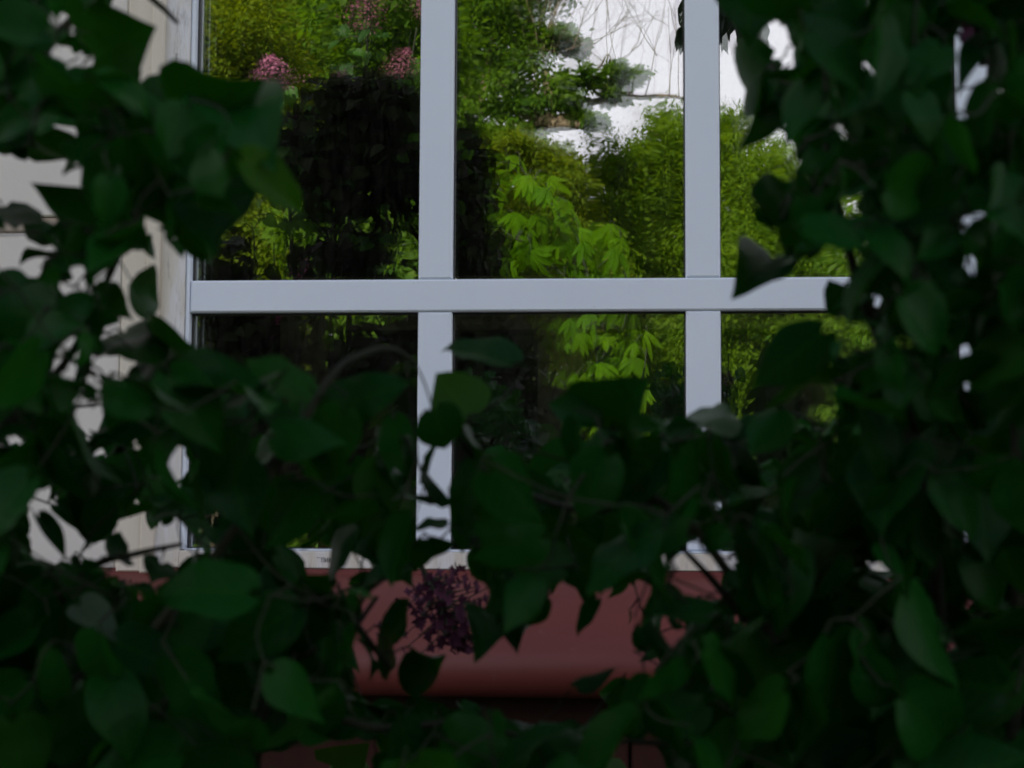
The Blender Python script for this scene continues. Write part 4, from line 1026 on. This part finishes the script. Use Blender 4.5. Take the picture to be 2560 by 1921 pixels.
# single leaves that stand out: base, tip, width / length, distance, roll
HERO = [
    (*Fq((545, 388))[0], *Fq((115, 640))[0], .62, .92, .2), (*Fq((585, 470))[0], *Fq((315, 895))[0], .52, .95, -.5), (*Fq((380, -160))[0], *Fq((432, 262))[0], .80, .88, .3),
    (*A((1450, 960))[0], *A((1900, 1290))[0], .40, .74, .5), (*A((1320, 1130))[0], *A((1260, 1490))[0], .80, .80, .3), (*A((1010, 880))[0], *A((1225, 1670))[0], .42, .80, -.5), (*A((1330, 640))[0], *A((1610, 790))[0], .36, .80, .9),
    (*A((1200, 800))[0], *A((1420, 545))[0], .80, .84, .2), (*A((560, 330))[0], *A((760, 205))[0], 1.1, .86, .2), (*A((480, 300))[0], *A((545, 110))[0], .70, .90, .3), (*A((260, -60))[0], *A((690, 72))[0], .36, .92, .4), (*A((560, 620))[0], *A((820, 440))[0], .9, .88, .2),
    (*A((860, 620))[0], *A((1090, 560))[0], .8, .88, -.4), (*A((560, 1380))[0], *A((160, 1100))[0], .32, .94, .6), (*A((480, 880))[0], *A((255, 1010))[0], .34, .96, .5), (*A((870, 1420))[0], *A((930, 1540))[0], .38, .98, .5), (*A((330, 1430))[0], *A((110, 1270))[0], .30, .96, .6),
    (*A((150, 700))[0], *A((110, 975))[0], .75, .90, .2), (*A((20, 1230))[0], *A((90, 1360))[0], .9, .96, .3), (*A((720, 1300))[0], *A((920, 1390))[0], .9, .92, .3),
    (*Bq((780, 240))[0], *Bq((915, 375))[0], .75, .94, .2), (*Bq((560, 340))[0], *Bq((775, 435))[0], .5, .92, .5), (*Bq((650, 680))[0], *Bq((880, 690))[0], .16, .96, 1.2), (*Bq((740, 560))[0], *Bq((880, 600))[0], .34, .96, .8), (*Bq((935, 700))[0], *Bq((1110, 645))[0], .38, .96, .5), (*Bq((330, 120))[0], *Bq((90, 30))[0], .12, .95, 1.2),
    (*Bq((1820, 880))[0], *Bq((1440, 650))[0], .44, .86, .6), (*Bq((1130, 820))[0], *Bq((1660, 1010))[0], .42, .84, .4), (*Bq((1010, 830))[0], *Bq((1350, 1290))[0], .60, .82, .2),
    (*Hq((1010, 540))[0], *Hq((545, 375))[0], .30, .98, .7), (*Hq((760, 840))[0], *Hq((560, 590))[0], .95, .94, .1), (*Hq((560, 830))[0], *Hq((680, 1110))[0], 1.0, .92, .2), (*Hq((-60, 830))[0], *Hq((385, 610))[0], .52, .90, .3), (*Hq((1500, 900))[0], *Hq((1200, 720))[0], .5, .88, .5),
    (*Hq((1640, 930))[0], *Hq((1690, 745))[0], .8, .9, .3), (*Hq((1700, 930))[0], *Hq((1910, 900))[0], .45, .88, .6), (*Hq((480, 1160))[0], *Hq((640, 1250))[0], .6, .96, .3), (*Hq((380, 1330))[0], *Hq((520, 1260))[0], .4, .95, .4),
    (*Gq((640, 120))[0], *Gq((440, 200))[0], .30, .94, .9), (*Gq((930, 560))[0], *Gq((515, 885))[0], .60, .86, .2), (*Gq((870, 780))[0], *Gq((900, 1015))[0], .85, .88, .2), (*Gq((1060, 420))[0], *Gq((980, 210))[0], .8, .92, .2), (*Gq((200, 1110))[0], *Gq((290, 985))[0], .5, .92, .4), (*Gq((40, 1150))[0], *Gq((210, 1085))[0], .6, .92, .5),
    (*Fq((640, 1160))[0], *Fq((425, 1425))[0], .70, .86, .2), (*Fq((620, 1330))[0], *Fq((720, 1480))[0], .9, .84, .3), (*Fq((960, 880))[0], *Fq((640, 1010))[0], .6, .90, .4), (*Fq((1830, 250))[0], *Fq((1640, 350))[0], .22, .80, .9), (*Fq((1080, 1300))[0], *Fq((1460, 1370))[0], .4, .8, .6),
    (*Cq((640, 400))[0], *Cq((820, 350))[0], .55, .96, .3), (*Cq((230, 180))[0], *Cq((420, 390))[0], .26, .96, .6), (*Cq((480, 700))[0], *Cq((720, 900))[0], .60, .92, .2), (*Cq((950, 450))[0], *Cq((900, 560))[0], .9, 1.0, .2), (*Cq((1970, 540))[0], *Cq((1850, 470))[0], .9, 1.0, .2),
    (*Dq((440, 560))[0], *Dq((620, 700))[0], .62, 1.05, .3), (*Dq((620, 660))[0], *Dq((745, 770))[0], .35, 1.05, .6), (*Dq((330, 630))[0], *Dq((515, 815))[0], .16, 1.02, 1.1), (*Dq((1640, 400))[0], *Dq((1505, 610))[0], .40, 1.05, .4), (*Dq((1150, 480))[0], *Dq((1210, 665))[0], .5, 1.06, .3), (*Dq((1280, 380))[0], *Dq((1335, 610))[0], .6, 1.05, .2), (*Dq((1040, 480))[0], *Dq((985, 650))[0], .5, 1.06, .2),
    (*Dq((700, 60))[0], *Dq((760, 240))[0], .9, 1.0, .2), (*Dq((1540, 880))[0], *Dq((1760, 770))[0], .40, 1.0, .6), (*Dq((150, 420))[0], *Dq((180, 230))[0], .8, 1.0, .2),
    (*Eq((960, 560))[0], *Eq((1060, 350))[0], .45, .92, 1.0), (*Eq((1300, 370))[0], *Eq((1090, 400))[0], .42, .92, 1.05), (*Eq((830, 900))[0], *Eq((650, 1120))[0], .5, .9, .4), (*Eq((900, 960))[0], *Eq((830, 1150))[0], .6, .92, .2),
]

LIT = [HERO[3][:4], HERO[30][:4]]
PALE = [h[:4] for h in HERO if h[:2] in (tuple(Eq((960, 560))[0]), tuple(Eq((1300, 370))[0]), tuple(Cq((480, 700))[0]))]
GW, GH, CELL = 2212 + 240, 1660 + 200, 12
nx, ny = GW // CELL, GH // CELL
gx = -120 + (np.arange(nx) + .5) * CELL; gy = -100 + (np.arange(ny) + .5) * CELL
GX, GY = np.meshgrid(gx, gy, indexing='ij'); CELLS = np.stack([GX.ravel(), GY.ravel()], 1)
gapmask = np.zeros(len(CELLS), bool)
for g in GAPS: gapmask |= pip(CELLS, g)
gap_boxes = [(g.min(0), g.max(0), g) for g in GAPS]
gap_mid = np.concatenate([np.concatenate([[g.mean(0)], g.mean(0) + (g - g.mean(0)) * (.5 if (g.max(0) - g.min(0)).max() > 50 else .0)]) for g in GAPS if (g.max(0) - g.min(0)).max() < 130])
cover = np.zeros(len(CELLS), int)

def in_gap(pts):
    r = np.zeros(len(pts), bool)
    for lo, hi, g in gap_boxes:
        q = (pts[:, 0] >= lo[0]) & (pts[:, 0] <= hi[0]) & (pts[:, 1] >= lo[1]) & (pts[:, 1] <= hi[1])
        if q.any(): r[q] |= pip(pts[q], g)
    return r

def outline(k, base, axis, normal, L, Wd):
    s, a, n_ = frame(axis, normal); o = LEAVES[k][1]
    return base + o[:, :1] * s * Wd + o[:, 1:2] * a * L + o[:, 2:3] * n_ * L

def mark(poly):
    lo = poly.min(0); hi = poly.max(0)
    i0, i1 = np.searchsorted(gx, [lo[0], hi[0]]); j0, j1 = np.searchsorted(gy, [lo[1], hi[1]])
    if i1 <= i0 or j1 <= j0: return np.array([], int)
    ii, jj = np.meshgrid(np.arange(i0, i1), np.arange(j0, j1), indexing='ij'); idx = (ii * ny + jj).ravel()
    return idx[pip(CELLS[idx], poly)]

def near_lilacs():
    r = np.random.default_rng(17)
    spec = []            # (variant, base, axis, normal, L, W)
    for k, (ub, vb, ut, vt, wr, d, roll) in enumerate(HERO):
        b = P(ub, vb, d); tdir = r.uniform(-.10, .10); e = P(ut, vt, d * (1 + tdir)); ax = e - b; L = np.linalg.norm(ax)
        view = nrm((b + e) / 2 - CPOS); s = nrm(np.cross(ax, view)); nn = np.cross(s, nrm(ax))
        if nn @ view > 0: nn = -nn
        rl = roll * (1 if r.random() < (.85 if s[2] > 0 else .15) else -1)
        nn = nn * math.cos(rl) + s * math.sin(rl); nn = nn + 0.12 * np.array([0, 0, 1])
        Wd = L * wr / max(.35, math.cos(rl)); kk = int(r.integers(12))
        spec.append((kk, b, ax, nn, L, Wd)); c = mark(proj(outline(kk, b, ax, nn, L, Wd))); cover[c] += 1
    need = ~gapmask
    thin = (CELLS[:, 0] > 430) & (CELLS[:, 0] < 1500) & (CELLS[:, 1] > 740) & (CELLS[:, 1] < 1185)
    wv = np.sin(CELLS[:, 0] / 31 + 1.3 * np.sin(CELLS[:, 1] / 47)) + np.sin(CELLS[:, 1] / 37 + 1.7 * np.sin(CELLS[:, 0] / 61))
    need &= ~(thin & (wv > np.where(CELLS[:, 1] < 960, -1.6, -.5)))
    # fill the rest: always try where cover is thinnest, never across an opening
    target = 2
    tries = 0; fails = np.zeros(len(CELLS)); cum = None
    while tries < 15000 and len(spec) < 1500:
        if tries % 10 == 0:
            want = np.where(need & (cover < target), np.maximum(target - cover, 0) ** 2.2 / (1 + .5 * fails), 0)
            cum = np.cumsum(want)
            if cum[-1] <= 0: break
        tries += 1
        ci = int(np.searchsorted(cum, r.random() * cum[-1])); ci = min(ci, len(CELLS) - 1); u, v = CELLS[ci]
        d = r.uniform(.72, .96)
        if v > 900: d = r.uniform(.80, 1.30)
        hard = fails[ci]
        L = r.uniform(.036, .060) * (0.74 + .26 * (v > 900)) * (0.84 ** min(hard, 9)); Wd = L * r.uniform(.56, .84)
        th = r.normal() * .95
        ax = nrm(CR * math.sin(th) - CU * math.cos(th) + CF * r.normal() * .35)
        nn = nrm(-CF * .70 + CU * .45 + r.normal(size=3) * .55)
        kk = int(r.integers(12)); c0 = P(u, v, d); b = c0 - nrm(ax) * L * r.uniform(.3, .6)
        o3 = outline(kk, b, ax, nn, L, Wd); o2 = proj(o3)
        cen = o2.mean(0); test = cen + (o2 - cen) * (0.93 if hard < 3 else .84)
        if in_gap(test).any(): fails[ci] += 1; continue
        cells = mark(o2)
        if len(cells) == 0: fails[ci] += 1; continue
        if gapmask[cells].sum() > .02 * len(cells) or pip(gap_mid, cen + (o2 - cen) * .97).any(): fails[ci] += 1; continue
        cover[cells] += 1; spec.append((kk, b, ax, nn, L, Wd))
    print('near leaves', len(spec), 'bare cells', int((need & (cover == 0)).sum()), 'of', int(need.sum()))
    # two bushes; stems as smooth curves in place
    rootL = np.array([P(150, 900, 1.0)[0] - .12, -1.22, 0.0]); rootR = np.array([P(2050, 900, 1.0)[0] + .10, -1.18, 0.0])
    stems = {
        'L': [[rootL, P(-60, 2600, .96), P(-60, 1500, .95), P(-70, 900, .94), P(-40, 420, .92), P(60, 150, .93), P(120, -100, .95), P(120, -400, .95)],
              [P(-64, 1000, .94), P(60, 870, .96), P(150, 770, .97), P(215, 640, .95), P(320, 430, .90), P(430, 330, .84)], [P(-60, 1500, .95), P(120, 1480, .93), P(300, 1400, .9)],
              [rootL + [.08, .04, 0], P(480, 2300, 1.0), P(560, 1580, .98), P(640, 1420, .97), P(735, 1390, 1.02), P(815, 1290, 1.05)],
              [P(300, 1400, .9), P(480, 1180, .88), P(600, 1000, .87), P(720, 810, .88), P(795, 762, .90), P(850, 756, .92), P(895, 782, .93)],
              [P(90, 1330, .96), P(200, 1225, .96), P(300, 1195, .97), P(392, 1176, .98)],
              [P(-60, 760, .94), P(40, 690, .95), P(85, 620, .96), P(100, 560, .96)], [P(60, 150, .93), P(190, 10, .94), P(290, -20, .95), P(345, 12, .97), P(382, 48, 1.0)],
              [P(600, 1500, .98), P(800, 1570, .95), P(1000, 1560, .95), P(1120, 1590, .96)], [P(760, 1340, 1.03), P(800, 1390, 1.04), P(845, 1445, 1.05)]],
        'R': [[rootR, P(2080, 2500, .98), P(2040, 1500, .95), P(1990, 1000, .93), P(1850, 600, .92), P(1760, 200, .90), P(1700, -120, .92)],
              [rootR + [.05, .03, 0], P(2220, 2400, .94), P(2200, 1400, .92), P(2190, 800, .92), P(2140, 300, .92), P(2150, -200, .95)],
              [rootR + [-.07, 0, 0], P(1760, 2300, 1.0), P(1700, 1500, .96), P(1560, 1220, .94), P(1420, 1080, .92), P(1240, 1000, .92)],
              [P(1700, 1500, .96), P(1690, 1320, .95), P(1750, 1220, .93), P(1880, 1170, .92)], [P(1620, 1350, .96), P(1540, 1255, .96), P(1460, 1170, .95)],
              [P(1990, 1000, .93), P(1880, 860, .90), P(1800, 760, .89)], [P(1760, 200, .90), P(1690, 170, .91), P(1664, 140, .92)], [P(1420, 1080, .92), P(1250, 1100, .97), P(1080, 1040, .98), P(1000, 960, .97)],
              [P(1700, 1500, .96), P(1550, 1600, .94), P(1300, 1600, .95)]],
    }
    bl = thing('lilac_bush', 'dark heart leaved lilac left of the opening, in front of the cream casing', 'lilac bush', tuple(rootL), 'lilac bushes round the window')
    br = thing('lilac_bush', 'dense dark lilac right of the opening, hiding the end of the transom', 'lilac bush', tuple(rootR), 'lilac bushes round the window')
    TH = {'L': bl, 'R': br}
    tubes = []; nodes = []; nid = []
    for key, lst in stems.items():
        for q in lst:
            c = spline(q, 9); r0 = .0055 if np.linalg.norm(c[0] - q[0]) < .001 and c[0][2] < .2 else .0032
            mb = MB(); mb.tube(c, np.linspace(r0, .0014, len(c)), 7); tubes.append((key, mb))
            for p in c[1:]:
                if p[2] > .9: nodes.append(p); nid.append(len(tubes) - 1)
    nodes = np.array(nodes); nid = np.array(nid); count = {'L': 0, 'R': 0}
    ends = []
    for (kk, b, ax, nn, L, Wd) in spec:
        s, a, n_ = frame(ax, nn); ends.append(b - a * L * .22 + n_ * L * .035)
    ends = np.array(ends); todo = list(np.argsort([np.linalg.norm(nodes - e, axis=1).min() for e in ends]))
    big = set(np.argsort([-max(q[4], .001) * q[5] for q in spec])[:590]) | set(range(len(HERO))); rest = {'L': [], 'R': []}
    for i in todo:
        kk, b, ax, nn, L, Wd = spec[i]; st = ends[i]
        dist = np.linalg.norm(nodes - st, axis=1); order = np.argsort(dist)[:24]; best = None
        for q in order:
            m_ = np.array([st * (1 - t) + nodes[q] * t for t in (.15, .35, .55, .75, .9)])
            if not in_gap(proj(m_)).any(): best = q; break
        clear = best is not None
        if best is None: best = order[0]
        key, mb = tubes[nid[best]]
        own = key if count[key] < 299 else ('R' if key == 'L' else 'L')
        if i in big and count[own] < 299:
            count[own] += 1
            hp = HERO[i][:4] if i < len(HERO) else None
            put_leaf((LEAVES_LIT[kk] if hp in LIT else LEAVES_PALE[kk] if hp in PALE else LEAVES[kk][0]), TH[own], b, ax, nn, L, Wd)
        else: rest[key].append(i)
        dq = dist[best]; mid = (st + nodes[best]) / 2 + np.array([0, 0, -.05 * dq]) + r.normal(size=3) * .003
        c = spline([nodes[best], mid, st], 4); rt = .0010 if dq > .05 else .0008
        mb.tube(c, np.linspace(rt, .0006, len(c)), 4, False)
        if clear and dq < .12:
            nodes = np.concatenate([nodes, c[3:]]); nid = np.concatenate([nid, np.full(len(c) - 3, nid[best])])
    for key, mb in tubes: mb.build('stem', MAT['bark_twig'], TH[key], True)
    for key, ids in rest.items():
        V, F, U = [], [], []; n0 = 0
        for i in ids:
            kk, b, ax, nn, L, Wd = spec[i]; s, a, n_ = frame(ax, nn); me = LEAVES[kk][0]
            co = np.empty(len(me.vertices) * 3, np.float32); me.vertices.foreach_get('co', co); co = co.reshape(-1, 3)
            fi = np.empty(len(me.loops), np.int32); me.loops.foreach_get('vertex_index', fi)
            uv = np.empty(len(me.vertices) * 3, np.float32); me.attributes['leafuv'].data.foreach_get('vector', uv)
            V.append(b + co[:, :1] * s * Wd + co[:, 1:2] * a * L + co[:, 2:3] * n_ * L); F.append(fi.reshape(-1, 4) + n0); U.append(uv.reshape(-1, 3)[:, :2]); n0 += len(co)
        if V:
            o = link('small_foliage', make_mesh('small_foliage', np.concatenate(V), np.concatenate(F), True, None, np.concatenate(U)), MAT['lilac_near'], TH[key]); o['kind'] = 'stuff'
    # blossom among the near leaves
    sE = K / FPX
    d = 1.55
    panicle('flower_cluster', P(925, 1250, d), CR * .55 - CU * 1.0 + CF * .1, 170 * sE * d, 205 * sE * d, MAT['petal_dark'], br, 91, 230, .0060)
    panicle('flower_cluster', P(2180, 535, 1.0), CU + CR * .1, 80 * sE, 46 * sE, MAT['petal_dark'], br, 92, 120, .006)
    panicle('flower_cluster', P(2118, 105, .98), CU - CR * .25, 110 * sE * .98, 60 * sE * .98, MAT['petal_dark'], br, 93, 110, .006)
    panicle('flower_cluster', P(1090, 1330, 1.5), CU * -.6 + CR, 40 * sE * 1.5, 40 * sE * 1.5, MAT['petal_dark'], br, 94, 40, .006)
    # bush foliage outside the picture; low clumps added to block light at the sill
    for key, root, cs in (('L', rootL, [(P(-330, 600, .98), (.08, .14, .22)), (P(-250, 1500, 1.0), (.12, .14, .16)), (P(250, 2000, 1.05), (.16, .14, .07)), (P(700, 2100, 1.1), (.14, .12, .07)), ((-.45, -.55, 1.15), (.30, .30, .16)), ((-.30, -.9, 1.0), (.3, .3, .18)), ((-.75, -.5, 1.15), (.2, .25, .2)), ((-1.2, -.7, 1.1), (.45, .4, .35)), ((-.5, -.75, .75), (.6, .45, .4))]),
                          ('R', rootR, [(P(2560, 700, .98), (.07, .14, .28)), (P(2480, 1600, 1.0), (.09, .14, .16)), (P(1900, 2050, 1.05), (.16, .14, .07)), (P(1350, 2100, 1.1), (.14, .12, .07)), ((.10, -.55, 1.15), (.30, .30, .16)), ((.2, -.9, 1.0), (.3, .3, .18)), ((.5, -.5, 1.15), (.2, .25, .2)), ((.95, -.7, 1.1), (.45, .4, .35)), ((.3, -.75, .75), (.6, .45, .4))])):
        C = np.concatenate([np.asarray(c) + nrm(r.normal(size=(240, 3))) * (r.random((240, 1)) ** .45) * np.array(q) for c, q in cs])
        C2 = proj(C); C = C[~((C2[:, 0] > -140) & (C2[:, 0] < 2350) & (C2[:, 1] > -100) & (C2[:, 1] < np.where(C[:, 1] > -.95, 1650, 1790)))]
        o = link('foliage', leaf_cloud('foliage', C, r.normal(size=C.shape) * .6 + [0, -.2, -.8], r.normal(size=C.shape) * .5 + [0, -.5, .7], .068, .056, 'heart', r.random(len(C))), MAT['lilac_mass'], TH[key]); o['kind'] = 'stuff'
near_lilacs()
